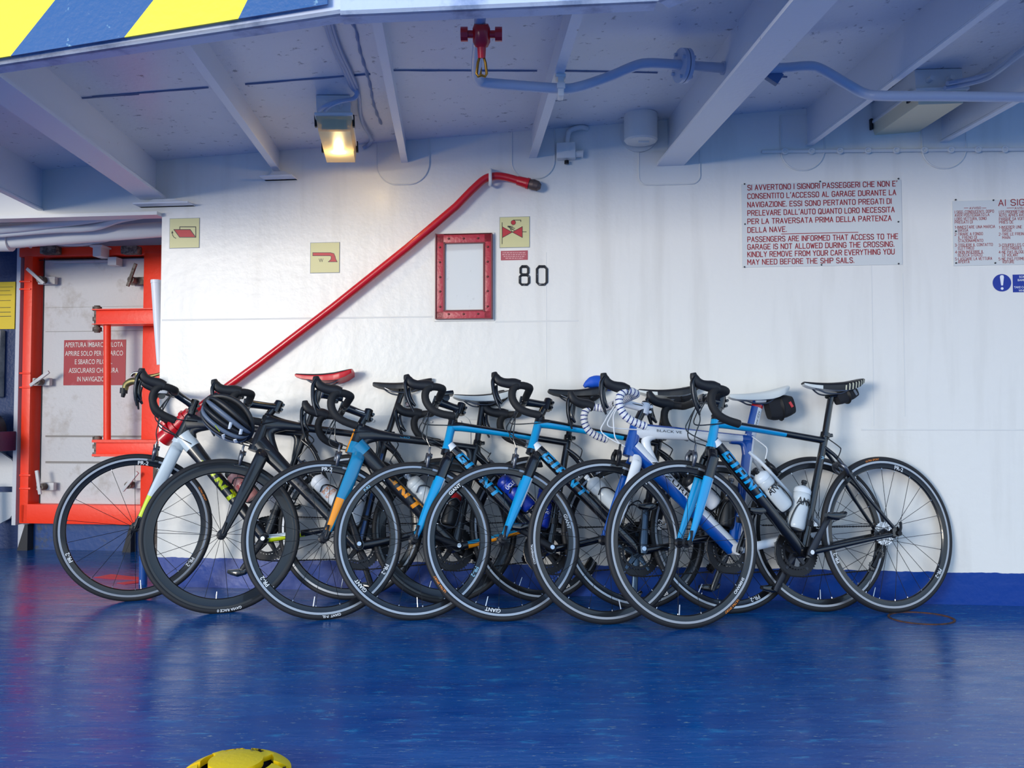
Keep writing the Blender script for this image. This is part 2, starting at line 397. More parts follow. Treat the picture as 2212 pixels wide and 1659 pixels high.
# welded pads where the beams land on the bulkhead
def pad(x0, y0, x1, y1, r, label):
    a_, b_ = wl(x0, y0), wl(x1, y1); w_, h_ = b_.x-a_.x, a_.y-b_.y; r = min(r, w_/2-.003); pts = [(w_, h_), (0, h_)]
    for k in range(9): t = pi+k*pi/16; pts.append((r+r*cos(t), r+r*sin(t)))
    for k in range(9): t = 1.5*pi+k*pi/16; pts.append((w_-r+r*cos(t), r+r*sin(t)))
    g = G(); g.prism(pts, Matrix.Identity(4), .005)
    rim = [V((x, y, .005)) for x, y in pts[1:]]+[V((*pts[0], .005))]
    g.sweep(rim, .0035, n=6, ref=(0, 0, 1))
    tag(g.build('welded_pad', WPAINT, M=WM0 @ Matrix.Translation((a_.x, b_.y, 0))), label, 'pad', 'welded pads under the beams')
pad(815, 272, 927, 397, .1, 'large round-bottomed steel pad on the wall under the beam right of the lit lamp')
pad(1106, 268, 1198, 385, .085, 'round-bottomed steel pad on the wall left of the small junction box')
pad(1380, 330, 1512, 397, .04, 'wide square-cornered steel pad under the broad flat beam')
pad(1686, 250, 1781, 367, .1, 'half-round steel pad on the wall just above the big red-lettered notice')
pad(1990, 240, 2087, 363, .1, 'half-round steel pad above the smaller driver notice at right')
# foot brackets
for (x0, y0, x1, y1, lab) in ((574, 371, 643, 391, 'small grey foot bracket under the beam left of the lit lamp'), (305, 430, 422, 449, 'broad foot bracket under the wide beam beside the door recess')):
    a_, b_ = wl(x0, y1), wl(x1, y0); w_, h_ = b_.x-a_.x, b_.y-a_.y
    g = G(); g.prism([(0, 0), (w_, 0), (w_-.01, .012), (w_*.62, h_), (w_*.25, h_)], Matrix.Identity(4), .02)
    g.box((w_/2, .003, .04), (w_, .006, .08))
    tag(g.build('beam_bracket', BEAMM, M=WM0 @ Matrix.Translation((a_.x, a_.y, 0))), lab, 'bracket')

g = G()
def plate(g, a, b, h, th, fl):
    t = (b-a); t.z = 0; t.normalize(); n_ = V((t.y, -t.x, 0)).normalized()      # toward camera
    vs = [a, b, b+UZ*h, a+UZ*h]; vs = [v for v in vs]+[v-n_*th for v in vs]
    g.add(vs, [(0, 1, 2, 3), (7, 6, 5, 4), (0, 4, 5, 1), (1, 5, 6, 2), (2, 6, 7, 3), (3, 7, 4, 0)])
    vs = [a, b, b-n_*fl, a-n_*fl]; vs += [v+UZ*.012 for v in vs]
    g.add(vs, [(3, 2, 1, 0), (4, 5, 6, 7), (0, 1, 5, 4), (1, 2, 6, 5), (2, 3, 7, 6), (3, 0, 4, 7)])
plate(g, ga, gb, .55, .014, .055); plate(g, gb+V((0, 0, -.004)), gc, .55, .014, .06); plate(g, gc, gd, .55, .014, .06); plate(g, gd, ge, .55, .014, .06)
gird = g.build('deck_girder', mat('girder_paint', '#cdd6ea', .4, bump=.3, bscale=50, dirt='#5f79a8', dscale=6, dlo=.5, dhi=.75))
tag(gird, 'white painted steel girder along the top edge, right of and under the hazard-striped board', 'girder')
YEL = mat('hazard_yellow', '#ffe62e', .4, bump=.2, bscale=60); HBL = mat('hazard_blue', '#0d5590', .45, bump=.3, bscale=60, dirt='#7fa6bb', dscale=16, dlo=.62, dhi=.66)
t_ = gb-ga; t_.z = 0; t_.normalize(); n_ = V((t_.y, -t_.x, 0)).normalized()
ca = gp(-480, 196); cb = gp(709, 12)
def onb(px, py):                                  # point on the board's plane
    d = ray(px, py); p0 = ga+n_*.014; return CO+d*((p0-CO).dot(n_)/d.dot(n_))
ba, bb = onb(-480, 205), onb(709, 11); HB = .5
sl = (bb.z-ba.z)/(bb-ba).to_2d().length if True else 0
LB = (bb-ba).to_2d().length
MB_ = Matrix(((t_.x, 0, n_.x, ba.x), (t_.y, 0, n_.y, ba.y), (0, 1, 0, ba.z), (0, 0, 0, 1))); MI_ = MB_.inverted()
def b2(px, py): q = MI_ @ onb(px, py); return (q.x, q.y)
g = G(); edge = lambda x: sl*x
cuts = []
for (xt, xb, yb_) in ((125, 26, 124), (337, 271, 84), (551, 517, 43)):
    u1, v1 = b2(xb, yb_); u2, v2 = b2(xt, 0); k = (u2-u1)/(v2-v1)
    cuts.append((u1, k))
cuts = [(0, 0)]+[(cuts[0][0]-(cuts[1][0]-cuts[0][0])*j, cuts[0][1]) for j in (2, 1)]+cuts+[(LB, 0)]
for i in range(len(cuts)-1):
    (u0, k0), (u1, k1) = cuts[i], cuts[i+1]; mi = i % 2
    pts = [(u0, edge(u0)), (u1, edge(u1)), (min(LB, u1+k1*HB), edge(u1)+HB), (min(LB, u0+k0*HB), edge(u0)+HB)]
    g.prism(pts, Matrix.Identity(4), .006, mi)
hz = g.build('hazard_board', [YEL, HBL], M=MB_); tag(hz, 'yellow and scuffed blue hazard-striped board at top left, facing out', 'hazard board')

# ------------------------------------------------------------------ door recess
def bt(px, py, off=0.0): q = bl(px, py, off); return V((q.x, q.y, 0))
D0 = bt(86, 1105); 
door = empty('door_1', WM0 @ Matrix.Translation((bl(205, 1105).x, bl(205, 1105).y, -BO))); struct(door)
dox, doy = bl(205, 1105)
def dl(px, py, off=0.0): q = bl(px, py, off); return V((q.x-dox, q.y-doy))
def rect(g, x0, y0, x1, y1, z0, z1, mi=0, fn=dl, bev=0.0):
    a_, b_ = fn(x0, y1), fn(x1, y0)
    g.box(((a_.x+b_.x)/2, (a_.y+b_.y)/2, (z0+z1)/2), (abs(b_.x-a_.x), abs(b_.y-a_.y), z1-z0), None, mi, bev)
g = G(); rect(g, 97, 560, 325, 1092, .004, .05)
leaf = g.build('door_leaf', DOORW, door)
g = G()
for y in (665, 717, 942, 998): rect(g, 110, y-1.5, 322, y+1.5, .049, .055)
g.build('weld_seam', mat('seam_grey', '#8d8984', .6), leaf)
g = G(); rect(g, 97, 560, 108, 1092, .05, .058); rect(g, 97, 560, 325, 566, .05, .058); g.build('gasket', GASK, leaf)
g = G(); rect(g, 128, 566, 262, 573, .055, .075); g.build('top_rail', DOORW, leaf)
g = G()
for r in ((66, 535, 96, 1125), (66, 535, 420, 562), (66, 1089, 420, 1126), (322, 535, 420, 1125)): rect(g, *r, .0, .11, bev=.006)
for y in (806, 836, 1022, 1050, 612, 628): rect(g, 68, y, 92, y+4, .105, .118, bev=.004)
g.build('door_frame', FLAME, door)
def dog(px, py, dx, ang, white=True):
    c = dl(px, py); m = DOORW if white else GRIME
    g = G(); g.box((c.x+dx, c.y, .085), (.115, .048, .03), None, 0, .004); o = g.build('door_dog', m, door)
    g = G(); g.cyl((c.x, c.y, .09), (c.x, c.y, .15), .022, n=14); g.cyl((c.x, c.y, .14), (c.x, c.y, .16), .012, n=8); g.build('spindle', GRIME, o)
    R = Matrix.Rotation(ang, 3, 'Z'); g = G(); g.box(V((c.x, c.y, .155))+R @ V((.03, 0, 0)), (.15, .02, .014), R, 0, .004); g.build('dog_handle', m, o)
dog(118, 611, .012, radians(140)); dog(310, 612, .02, radians(70), False); dog(112, 826, -.005, radians(35)); dog(119, 1048, 0, radians(100)); dog(304, 1044, .02, radians(50))
for o in [o for o in door.children if o.name.startswith('door_dog')]: pass
g = G(); c = dl(120, 1048)
rect(g, 148, 735, 282, 833, .05, .053)
nb = g.build('door_notice', mat('faded_red_notice', '#a81f2c', .5, dirt='#c0636a', dscale=9, dlo=.6, dhi=.75), door)
g = G()
for s_, x0, x1, y in (('APERTURA IMBARCO PILOTA', 152, 276, 751), ('APRIRE SOLO PER IMBARCO', 152, 276, 769.5), ('E SBARCO PILOTA.', 173, 253, 787.5), ('ASSICURARSI CHIUSURA', 160, 266, 806), ('IN NAVIGAZIONE', 178, 247, 824.5)):
    a_, b_ = dl(x0, y), dl(x1, y); bm = text_bm(s_, .0305, b_.x-a_.x, bold=.004); bm_to(g, bm, lambda q: (q.x+a_.x, q.y+(a_.y+b_.y)/2, .0545))
g.build('lettering', mat('notice_white', '#e6dcd6', .5), nb)
# orange davit bracket in front of the door
br = empty('pilot_davit_bracket', door.matrix_world @ Matrix.Translation((0, 0, .20)), 'bright orange-red U-shaped steel bracket standing out in front of the white door', 'bracket')
OF2 = .22
def d2(px, py): q = wl(px, py, -BO+.26); return V((q.x-dox, q.y-doy))
g = G(); a_ = d2(212, 673); b_ = d2(420, 662)
for (y0, y1) in ((668, 702), (951, 984)):
    rect(g, 213, y0, 420, y1, .03, .09, fn=d2, bev=.004); rect(g, 211, y0-1, 420, y0+4, .0, .12, fn=d2); rect(g, 211, y1-3, 420, y1+1, .0, .12, fn=d2)
    g.build('bracket_arm', FLAME, br); g = G()
p0, p1 = d2(231.5, 700), d2(231.5, 953); g = G(); g.cyl((p0.x, p0.y, .06), (p1.x, p1.y, .06), .021, n=18); g.build('bracket_post', FLAME, br)
for (y0, y1) in ((660, 718), (942, 987)):
    g = G(); a_, b_ = d2(208, y0), d2(208, y1); g.cyl((a_.x, a_.y, .05), (b_.x, b_.y, .05), .018, n=12)
    for k in (.12, .5, .88): q = a_.lerp(b_, k); g.cyl((q.x, q.y-.012, .05), (q.x, q.y+.012, .05), .027, n=12)
    g.build('hinge_pin', GRIME, br)
# lamp fittings and cable over the door
g = G()
for x in (122, 292): rect(g, x, 541, x+36, 559, .11, .17, bev=.01)
o = g.build('door_top_clamp', GRIME, door)
g = G(); rect(g, 240, 545, 258, 566, .11, .2, bev=.004); rect(g, 236, 543, 262, 547, .10, .21); rect(g, 258, 563, 276, 580, .06, .13); g.build('door_closer', WPAINT, door)
g = G(); g.sweep([V((*dl(x, y), .2)) for x, y in ((97, 533), (100, 540), (112, 547))]+[], .009, n=8, ref=None)
g.sweep(cr([V((*dl(x, y), .2)) for x, y in ((122, 529), (150, 536), (180, 541), (220, 541), (262, 534), (285, 527), (292, 515))]), .011, n=10, ref=None)
tag(g.build('sagging_cable', WPAINT, M=door.matrix_world.copy()), 'white cable sagging across the top of the orange door frame', 'cable')
# white pilaster, coaming feet
g = G(); a_, b_ = bl(47, 1180), bl(69, 500); g.box(((a_.x+b_.x)/2, (.16+b_.y)/2+.1, .05), (abs(b_.x-a_.x), b_.y+.2-.16, .1)); struct(g.build('trim_4', mat('pilaster', '#c6c8cf', .45, bump=.3, dirt='#6b5a4a', dscale=6, dlo=.66, dhi=.75), M=bM()))
g = G()
for x0, x1 in ((58, 78), (282, 298)):
    a_, b_ = bl(x0, 1180), bl(x1, 1130); M_ = Matrix.Translation((0, 0, .02)); g.prism([(a_.x-.01, 0), (b_.x, 0), (b_.x+.0, b_.y), (a_.x+.04, b_.y)], M_, .06)
struct(g.build('trim_5', GASK, M=bM()))
# header pipes under the lintel
def pipeline(name, pts, r, m, label, cat, n=14):
    g = G(); g.sweep(pts, r, n=n, ref=None); return tag(g.build(name, m), label, cat)
pipeline('header_pipe', [wp(x, y, -.35) for x, y in ((-300, 560), (15, 521), (330, 497), (420, 490))], .042, WPAINT, 'thick white pipe running level under the lintel above the orange-framed door', 'pipe')
g = G(); q = wp(12, 521, -.35); g.cyl(q-V((.03, 0, 0)), q+V((.03, 0, 0)), .058, n=16); tag(g.build('pipe_collar', WPAINT), 'white pipe collar at the left edge on the thick pipe above the door', 'collar')
for k, (ps, r) in enumerate(((((-300, 520), (0, 497), (120, 484), (220, 471), (330, 452)), .02), (((-300, 532), (0, 506), (110, 497), (200, 492), (260, 474), (330, 462)), .018), (((-300, 512), (0, 490), (150, 475), (330, 447)), .02))):
    pipeline('cable_bundle', cr([wp(x, y, -.2-.03*k) for x, y in ps], 5), r, WPAINT, ('upper grey-white cable tucked right under the lintel', 'kinked grey-white cable just above the thick header pipe', 'grey-white cable hugging the lintel lip above the door')[k], 'cable')
# brass tap on the bulkhead edge
t0 = wp(296, 812, -.12); tap = empty('brass_tap', Matrix.Translation(t0), 'dull brass tap with black hose connector at the door edge, behind the leftmost handlebar', 'tap')
def tp(px, py, off=-.12): return wp(px, py, off)-t0
g = G(); g.sweep(cr([tp(352, 806), tp(330, 812), tp(300, 822), tp(284, 824), tp(273, 831), tp(270, 842)]), [.007, .008, .017, .019, .018, .015], n=14, ref=None); g.cyl(tp(297, 824), tp(297, 806), .017, .012); body = g.build('tap_body', BRASS, tap)
g = G(); g.sweep(cr([tp(284, 812), tp(290, 806), tp(302, 805), tp(312, 809)]), .007, .012, n=10, ref=(0, 0, 1)); g.build('tap_handle', GREYM, tap)
g = G(); g.cyl(tp(268, 838), tp(267, 850), .019, n=14); g.cyl(tp(267, 850), tp(265, 858), .012, .009, n=12); g.build('hose_connector', mat('black_plastic', '#17181c', .5), tap)
# white half-pipe cover and red lug on the bulkhead edge
g = G(); g.sweep([wp(337, 612, -.02), wp(341, 700, -.02), wp(344, 788, -.02)], [.024, .02, .012], n=14, ref=(1, 0, 0)); g.cyl(wp(337, 612, -.02), wp(337, 605, -.02), .026)
tag(g.build('pipe_cover', mat('cover_white', '#e9eaee', .4)), 'white tapering pipe cover running down the left edge of the bulkhead', 'pipe cover')
g = G(); a_, b_ = wl(330, 1250), wl(344, 960); g.box(((a_.x+b_.x)/2-.01, (a_.y+b_.y)/2, -.05), (.04, b_.y-a_.y, .06)); struct(g.build('trim_6', mat('brown_grime', '#54483f', .7, dirt='#9b9088', dscale=12, dlo=.55, dhi=.62), M=WM0))
q = fp(309, 1262); g = G(); g.cyl(q, q+V((0, 0, .14)), .02, n=16); g.revolve([(0, .155), (.014, .15), (.02, .14)], q, n=16)
tag(g.build('deck_stub', mat('stub_blue', '#0d4a96', .45)), 'short blue pipe stub standing on the deck beside the door recess', 'pipe stub')
# left-hand blue wall: notice, box, ledge and stanchion
def L3(px, py, off=.0): q = bl(px, py, off); return q
lb = empty('yellow_notice', bM() @ Matrix.Translation((bl(0, 710).x, bl(0, 710).y, .002)), 'yellow notice with rows of small dark print on the dark blue wall at far left', 'notice')
ox, oy = bl(0, 710)
def ln(px, py): q = bl(px, py); return V((q.x-ox, q.y-oy))
g = G(); rect(g, -70, 609, 35, 712, 0, .006, fn=ln); nb = g.build('plate', mat('notice_yellow', '#e6c71e', .5), lb)
g = G()
for y, x1 in ((621, 30), (629, 24), (638, 27), (650, 25), (665, 25), (675, 25), (684, 26)):
    rect(g, -60, y-1.2, x1, y+1.2, .006, .0068, fn=ln)
g.build('print', DECK, nb)
g = G(); rect(g, -60, 714, 13, 858, 0, .05, fn=ln, bev=.008); tag(g.build('wall_box', mat('box_grey', '#a9aaa6', .5, dirt='#6f7270', dscale=6, dlo=.5, dhi=.7), M=lb.matrix_world.copy()), 'weathered grey box on the blue wall under the yellow notice', 'box')
M_ = bM() @ Matrix.Translation((ox, oy, 0))
ch = empty('mooring_chock', M_, 'purplish steel ledge with a dark round-topped chock at the far left edge', 'chock')
g = G(); rect(g, -80, 931, 59, 971, .1, .5, fn=ln, bev=.006); g.build('ledge', mat('plum_paint', '#4b2a52', .45, bump=.3), ch)
c = ln(2, 931); pts = [(c.x+.13*cos(k*pi/20), c.y+.13*sin(k*pi/20)) for k in range(21)]
g = G(); g.prism(pts, Matrix.Translation((0, 0, .12)), .3); g.build('chock_body', mat('dark_plum', '#17101f', .4), ch)
g = G(); g.sweep([V((x, y, .42)) for x, y in pts], .008, n=8, ref=(0, 0, 1)); g.build('chock_rim', mat('plum_edge', '#6d3a55', .5), ch)
g = G(); c = ln(4, 1038); d_ = ln(10, 1236); g.sweep([(c.x, c.y, .25), (c.x+.01, (c.y+d_.y)/2, .25), (d_.x, d_.y, .25)], .035, n=12, ref=None); g.cyl((d_.x, d_.y, .25), (d_.x, d_.y+.02, .25), .055)
tag(g.build('rusty_stanchion', RUST, M=M_), 'rusty brown post standing at the left edge under the plum ledge', 'post')
g = G()
pl = [ln(8, 1050), ln(46, 1050), ln(46, 1012), ln(34, 992), ln(8, 975)]; g.prism([(p.x, p.y) for p in pl], Matrix.Translation((0, 0, .02)), .02)
pl = [ln(8, 1130), ln(30, 1118), ln(46, 1095), ln(46, 1062), ln(8, 1062)]; g.prism([(p.x, p.y) for p in pl], Matrix.Translation((0, 0, .02)), .02)
tag(g.build('white_patch_plate', mat('patch_white', '#d5d5d6', .5, bump=.4), M=M_), 'white painted plates low on the wall between rusty post and orange frame', 'plate')

# ------------------------------------------------------------------ things on the bulkhead
def wthing(name, px, py, label, cat, group=None, off=0.0):
    o2 = wl(px, py, off); M = WM0 @ Matrix.Translation((o2.x, o2.y, off))
    r = empty(name, M, label, cat, group)
    return r, (lambda x, y: wl(x, y, off)-o2)
def letters(g, f, s_, x0, x1, y, cap_px, z, mi=0, bold=0.0, shear=0.0):
    a_, b_ = f(x0, y), f(x1, y); cap = (f(x0, y-cap_px)-a_).length
    bm = text_bm(s_, cap, b_.x-a_.x, bold=bold, shear=shear); bm_to(g, bm, lambda q: (q.x+a_.x, q.y+a_.y, z), mi)
# engraved single-stroke capitals for the notice boards (4 x 6 grid)
_O = [(.9, 0), (3.1, 0), (4, 1), (4, 5), (3.1, 6), (.9, 6), (0, 5), (0, 1), (.9, 0)]
GL = {'A': [[(0, 0), (2, 6), (4, 0)], [(.7, 2), (3.3, 2)]], 'B': [[(0, 0), (0, 6), (2.8, 6), (3.7, 5.2), (3.7, 4), (2.8, 3.2), (0, 3.2)], [(2.8, 3.2), (4, 2.3), (4, .9), (3, 0), (0, 0)]],
 'C': [[(4, 4.8), (3.1, 6), (.9, 6), (0, 5), (0, 1), (.9, 0), (3.1, 0), (4, 1.2)]], 'D': [[(0, 0), (0, 6), (2.8, 6), (4, 4.9), (4, 1.1), (2.8, 0), (0, 0)]], 'E': [[(3.6, 6), (0, 6), (0, 0), (3.6, 0)], [(0, 3.1), (3, 3.1)]],
 'F': [[(3.6, 6), (0, 6), (0, 0)], [(0, 3.1), (3, 3.1)]], 'G': [[(4, 4.8), (3.1, 6), (.9, 6), (0, 5), (0, 1), (.9, 0), (3.1, 0), (4, 1), (4, 2.8), (2.3, 2.8)]], 'H': [[(0, 0), (0, 6)], [(4, 0), (4, 6)], [(0, 3.1), (4, 3.1)]],
 'I': [[(0, 0), (0, 6)]], 'J': [[(3, 6), (3, 1), (2, 0), (1, 0), (0, 1)]], 'K': [[(0, 0), (0, 6)], [(3.8, 6), (0, 2.4)], [(1.3, 3.6), (4, 0)]], 'L': [[(0, 6), (0, 0), (3.4, 0)]], 'M': [[(0, 0), (0, 6), (2.3, 2.2), (4.6, 6), (4.6, 0)]],
 'N': [[(0, 0), (0, 6), (4, 0), (4, 6)]], 'O': [_O], 'P': [[(0, 0), (0, 6), (3, 6), (4, 5.1), (4, 3.7), (3, 2.8), (0, 2.8)]], 'Q': [_O, [(2.4, 1.6), (4.2, -.4)]], 'R': [[(0, 0), (0, 6), (3, 6), (4, 5.1), (4, 3.8), (3, 2.9), (0, 2.9)], [(2.2, 2.9), (4, 0)]],
 'S': [[(3.8, 5), (3, 6), (1, 6), (.1, 5.1), (.1, 4), (.9, 3.2), (3.1, 2.8), (3.9, 2), (3.9, .9), (3, 0), (1, 0), (0, 1)]], 'T': [[(0, 6), (4, 6)], [(2, 6), (2, 0)]], 'U': [[(0, 6), (0, 1), (.9, 0), (3.1, 0), (4, 1), (4, 6)]], 'V': [[(0, 6), (2, 0), (4, 6)]],
 'W': [[(0, 6), (1.2, 0), (2.5, 5), (3.8, 0), (5, 6)]], 'X': [[(0, 0), (4, 6)], [(0, 6), (4, 0)]], 'Y': [[(0, 6), (2, 3), (4, 6)], [(2, 3), (2, 0)]], 'Z': [[(0, 6), (4, 6), (0, 0), (4, 0)]],
 '1': [[(0, 4.8), (1.4, 6), (1.4, 0)]], '2': [[(0, 5), (1, 6), (2.8, 6), (3.8, 5), (3.8, 3.8), (0, 0), (3.9, 0)]], '3': [[(0, 5.2), (1, 6), (2.8, 6), (3.7, 5.1), (3.7, 4), (2.8, 3.2), (1.4, 3.2)], [(2.8, 3.2), (3.9, 2.3), (3.9, 1), (2.8, 0), (1, 0), (0, .9)]],
 '4': [[(3, 0), (3, 6), (0, 1.8), (4, 1.8)]], '5': [[(3.6, 6), (.4, 6), (.2, 3.4), (2.8, 3.5), (3.9, 2.6), (3.9, 1), (2.9, 0), (.9, 0), (0, .8)]], '.': [[(0, 0), (0, .35)]], ',': [[(.3, .3), (0, -.9)]], "'": [[(.5, 6.4), (0, 5.2)]], '-': [[(0, 2.9), (2, 2.9)]]}
GL['É'] = GL['E']+[[(1.4, 6.7), (2.3, 7.5)]]; GL['È'] = GL['E']+[[(2.3, 6.7), (1.4, 7.5)]]
def engrave(g, f, s_, x0, x1, y, cap_px, z, wk=.98):
    a_, b_ = f(x0, y), f(x1, y); k = (f(x0, y-cap_px)-a_).length/6; x = 0; segs = []
    for c in s_:
        if c == ' ': x += 3.0; continue
        gl = GL[c]; m = max(p[0] for pl in gl for p in pl)
        for pl in gl:
            for p, q in zip(pl, pl[1:]): segs.append((x+p[0], p[1], x+q[0], q[1]))
        x += m+1.75
    kx = (b_.x-a_.x)/(x-1.75); w_ = k*wk/2
    for (ax, ay, bx, by) in segs:
        p = V((a_.x+ax*kx, a_.y+ay*k)); q = V((a_.x+bx*kx, a_.y+by*k)); d = (q-p)
        if d.length < 1e-7: continue
        d.normalize(); n_ = V((-d.y, d.x))*w_; e = d*w_*.75
        g.add([(*(p-e+n_), z), (*(p-e-n_), z), (*(q+e-n_), z), (*(q+e+n_), z)], [(0, 1, 2, 3)])
SIGNW = mat('notice_board_white', '#d9dcda', .4); SIGNR = mat('notice_red', '#a3232f', .5); BOLT = mat('black_bolt', '#2a2a2c', .5)
def bolts(f, pts, r, z, parent, m=BOLT, name='bolt'):
    me = None
    for x, y in pts:
        q = f(x, y)
        if me is None:
            g = G(); g.cyl((0, 0, 0), (0, 0, z), r, r*.75, n=10); o = g.build(name, m, parent, M=Matrix.Translation((q.x, q.y, z_base))); me = o.data
        else: link(name, me, parent, Matrix.Translation((q.x, q.y, z_base)))
z_base = .004
# big notice
r, f = wthing('passenger_notice', 1775, 580, 'large white notice board with ten lines of red capitals about garage access', 'sign')
g = G(); rect(g, 1603, 388.5, 1946, 578, 0, .004, fn=f); nb = g.build('board', SIGNW, r)
g = G(); S = 1/5.978
for s_, x1, y in (("SI AVVERTONO I SIGNORI PASSEGGERI CHE NON E'", 2075, 247), ("CONSENTITO L'ACCESSO AL GARAGE DURANTE LA", 2060, 358), ("NAVIGAZIONE. ESSI SONO PERTANTO PREGATI DI", 2000, 467),
                  ("PRELEVARE DALL'AUTO QUANTO LORO NECESSITA", 2040, 575), ("PER LA TRAVERSATA PRIMA DELLA PARTENZA", 2000, 683), ("DELLA NAVE.", 648, 793),
                  ("PASSENGERS ARE INFORMED THAT ACCESS TO THE", 2085, 915), ("GARAGE IS NOT ALLOWED DURING THE CROSSING.", 2035, 1012), ("KINDLY REMOVE FROM YOUR CAR EVERYTHING YOU", 2040, 1108), ("MAY NEED BEFORE THE SHIP SAILS.", 1518, 1207)):
    engrave(g, f, s_, 1590+148*S, 1590+x1*S, 370+y*S, 10.6, .0046)
a_, b_ = f(1590+580*S, 370+812*S), f(1590+1575*S, 370+812*S); g.box(((a_.x+b_.x)/2, a_.y, .0044), (b_.x-a_.x, .0032, .0006))
g.build('lettering', SIGNR, nb)
bolts(f, [(1608, 398), (1771, 392.5), (1940, 386.5), (1609, 484.5), (1940, 479.5), (1608, 577), (1774, 572.5), (1940.5, 570)], .004, .004, r)
# driver notice, cut by the frame
r, f = wthing('driver_notice', 2135, 574, 'white notice board with small red text in columns, cut by the right edge', 'sign')
g = G(); rect(g, 2059, 428, 2320, 574.5, 0, .004, fn=f); nb = g.build('board', SIGNW, r)
g = G(); S = 1/5.53
T1 = (("I SIGG. CONDUCENTI, DOPO", 895, 1360, 562), ("AVER POSTEGGIATO LA", 895, 1305, 601), ("LORO VETTURA, SONO", 895, 1270, 645), ("PREGATI DI", 895, 1105, 684), ("1-INNESTARE UNA MARCIA", 897, 1373, 744), ("BASSA", 935, 1052, 780),
      ("2-TIRARE A FONDO", 893, 1228, 826), ("IL FRENO DI", 938, 1155, 866), ("STAZIONAMENTO", 935, 1230, 906), ("3-TOGLIERE IL CONTATTO", 897, 1345, 957), ("ELETTRICO", 935, 1120, 994), ("4-NON INSERIRE IL", 900, 1238, 1040), ("BLOCCA STERZO", 935, 1220, 1076), ("5-LASCIARE LA VETTURA", 900, 1338, 1122), ("APERTA", 935, 1068, 1156),
      ("LES PROPRIETAIR", 1423, 1725, 562), ("AUTO, APRÈS AVO", 1423, 1725, 601), ("PARQUÉ SA VOIT", 1423, 1718, 645), ("PRIÉS DE", 1425, 1592, 684), ("1-INSERER UNE", 1423, 1695, 744), ("BASSE", 1463, 1575, 780), ("2-TIRE LE FREIN", 1420, 1715, 826), ("MAIN", 1463, 1552, 866), ("3-COUPER LES C", 1420, 1722, 957), ("ELECTRIQUES", 1463, 1690, 994), ("4-NE PAS BLOQU", 1420, 1725, 1040), ("LE VOLANT", 1463, 1650, 1076), ("5-NE PAS FERME", 1418, 1725, 1122), ("VOITURE", 1463, 1602, 1156))
for s_, x0, x1, y in T1: engrave(g, f, s_, 1900+x0*S, 1900+x1*S, 360+y*S, 5.8, .0046, .8)
engrave(g, f, "AI SIG", 1900+1417*S, 1900+1724*S, 360+470*S, 12.6, .0046, .85)
engrave(g, f, "AVVISO", 1900+1070*S, 1900+1205*S, 360+511*S, 4.4, .0046); engrave(g, f, "AVIS", 1900+1608*S, 1900+1700*S, 360+511*S, 4.4, .0046)
for x0, x1 in ((1003, 1055), (1218, 1270), (1515, 1600), (1708, 1760)):
    a_, b_ = f(1900+x0*S, 360+498*S), f(1900+x1*S, 360+498*S); g.box(((a_.x+b_.x)/2, a_.y, .0044), (b_.x-a_.x, .002, .0006))
g.build('lettering', SIGNR, nb)
bolts(f, [(2063.5, 432), (2145, 433), (2064, 500), (2064.5, 568.5), (2149, 568.5)], .004, .004, r)
# blue mandatory signs
SBLUE = mat('sign_blue', '#0a2f9a', .4)
r, f = wthing('mandatory_sign', 2164, 611, 'round blue sign with a white exclamation mark below the driver notice', 'sign')
g = G(); rr_ = (f(2184, 611)-f(2145, 611)).length/2; g.cyl((0, 0, 0), (0, 0, .002), rr_*1.02, n=40); o = g.build('disc', SBLUE, r)
g = G(); pts = [(-.004, -.012), (.004, -.012), (.0085, .026), (.0065, .033), (.0, .035), (-.0065, .033), (-.0085, .026)]; g.prism(pts, Matrix.Translation((0, .0, .002)), .0006); g.cyl((0, -.026, .002), (0, -.026, .0026), .006, n=16); g.build('exclamation_mark', DECW, o)
r, f = wthing('warning_plate', 2205, 631, 'rectangular blue plate with small white words, cut off by the right edge', 'sign')
g = G(); rect(g, 2188, 592, 2270, 631.5, 0, .002, fn=f); o = g.build('plate', SBLUE, r)
g = G()
for s_, x0, x1, y in (('SOF', 2201, 2213, 600.5), ('BAMB', 2198, 2214, 607.5), ('TAKE CA', 2190, 2214, 623), ('WHE', 2200, 2213, 630)): letters(g, f, s_, x0, x1, y, 4.6, .0024, bold=.006)
g.build('lettering', DECW, o)
# photoluminescent signs
LUM = mat('photoluminescent_cream', '#d8d39a', .45); SRED = mat('symbol_red', '#c0202e', .45)
def lum(px0, py0, px1, py1, label):
    r, f = wthing('fire_equipment_sign', (px0+px1)/2, py1, label, 'sign', None)
    g = G(); rect(g, px0, py0, px1, py1, 0, .003, fn=f); o = g.build('plate', LUM, r)
    g = G(); rect(g, px0-1.2, py0-1.2, px1+1.2, py1+1.2, 0, .0012, fn=f); g.build('backing', mat('sealant_grey', '#9aa0a8', .6), r)
    return r, f, o
def poly(g, f, pts, z0, z1, mi=0): q = [f(x, y) for x, y in pts]; g.prism([(p.x, p.y) for p in q], Matrix.Translation((0, 0, z0)), z1-z0, mi)
def stroke(g, f, pts, wpx, z, mi=0, closed=False):
    q = [f(x, y) for x, y in pts]; w_ = (f(pts[0][0]+wpx, pts[0][1])-q[0]).length/2
    g.sweep([(p.x, p.y, z) for p in q], w_, .0004, n=4, ref=(0, 0, 1) if False else None, mi=mi) if False else None
    for a_, b_ in zip(q, q[1:]+([q[0]] if closed else [])):
        d = (b_-a_); 
        if d.length < 1e-6: continue
        n_ = V((-d.y, d.x)).normalized()*w_; e = d.normalized()*w_*.6
        g.prism([tuple(a_-e+n_), tuple(a_-e-n_), tuple(b_+e-n_), tuple(b_+e+n_)], Matrix.Translation((0, 0, z)), .0003, mi)
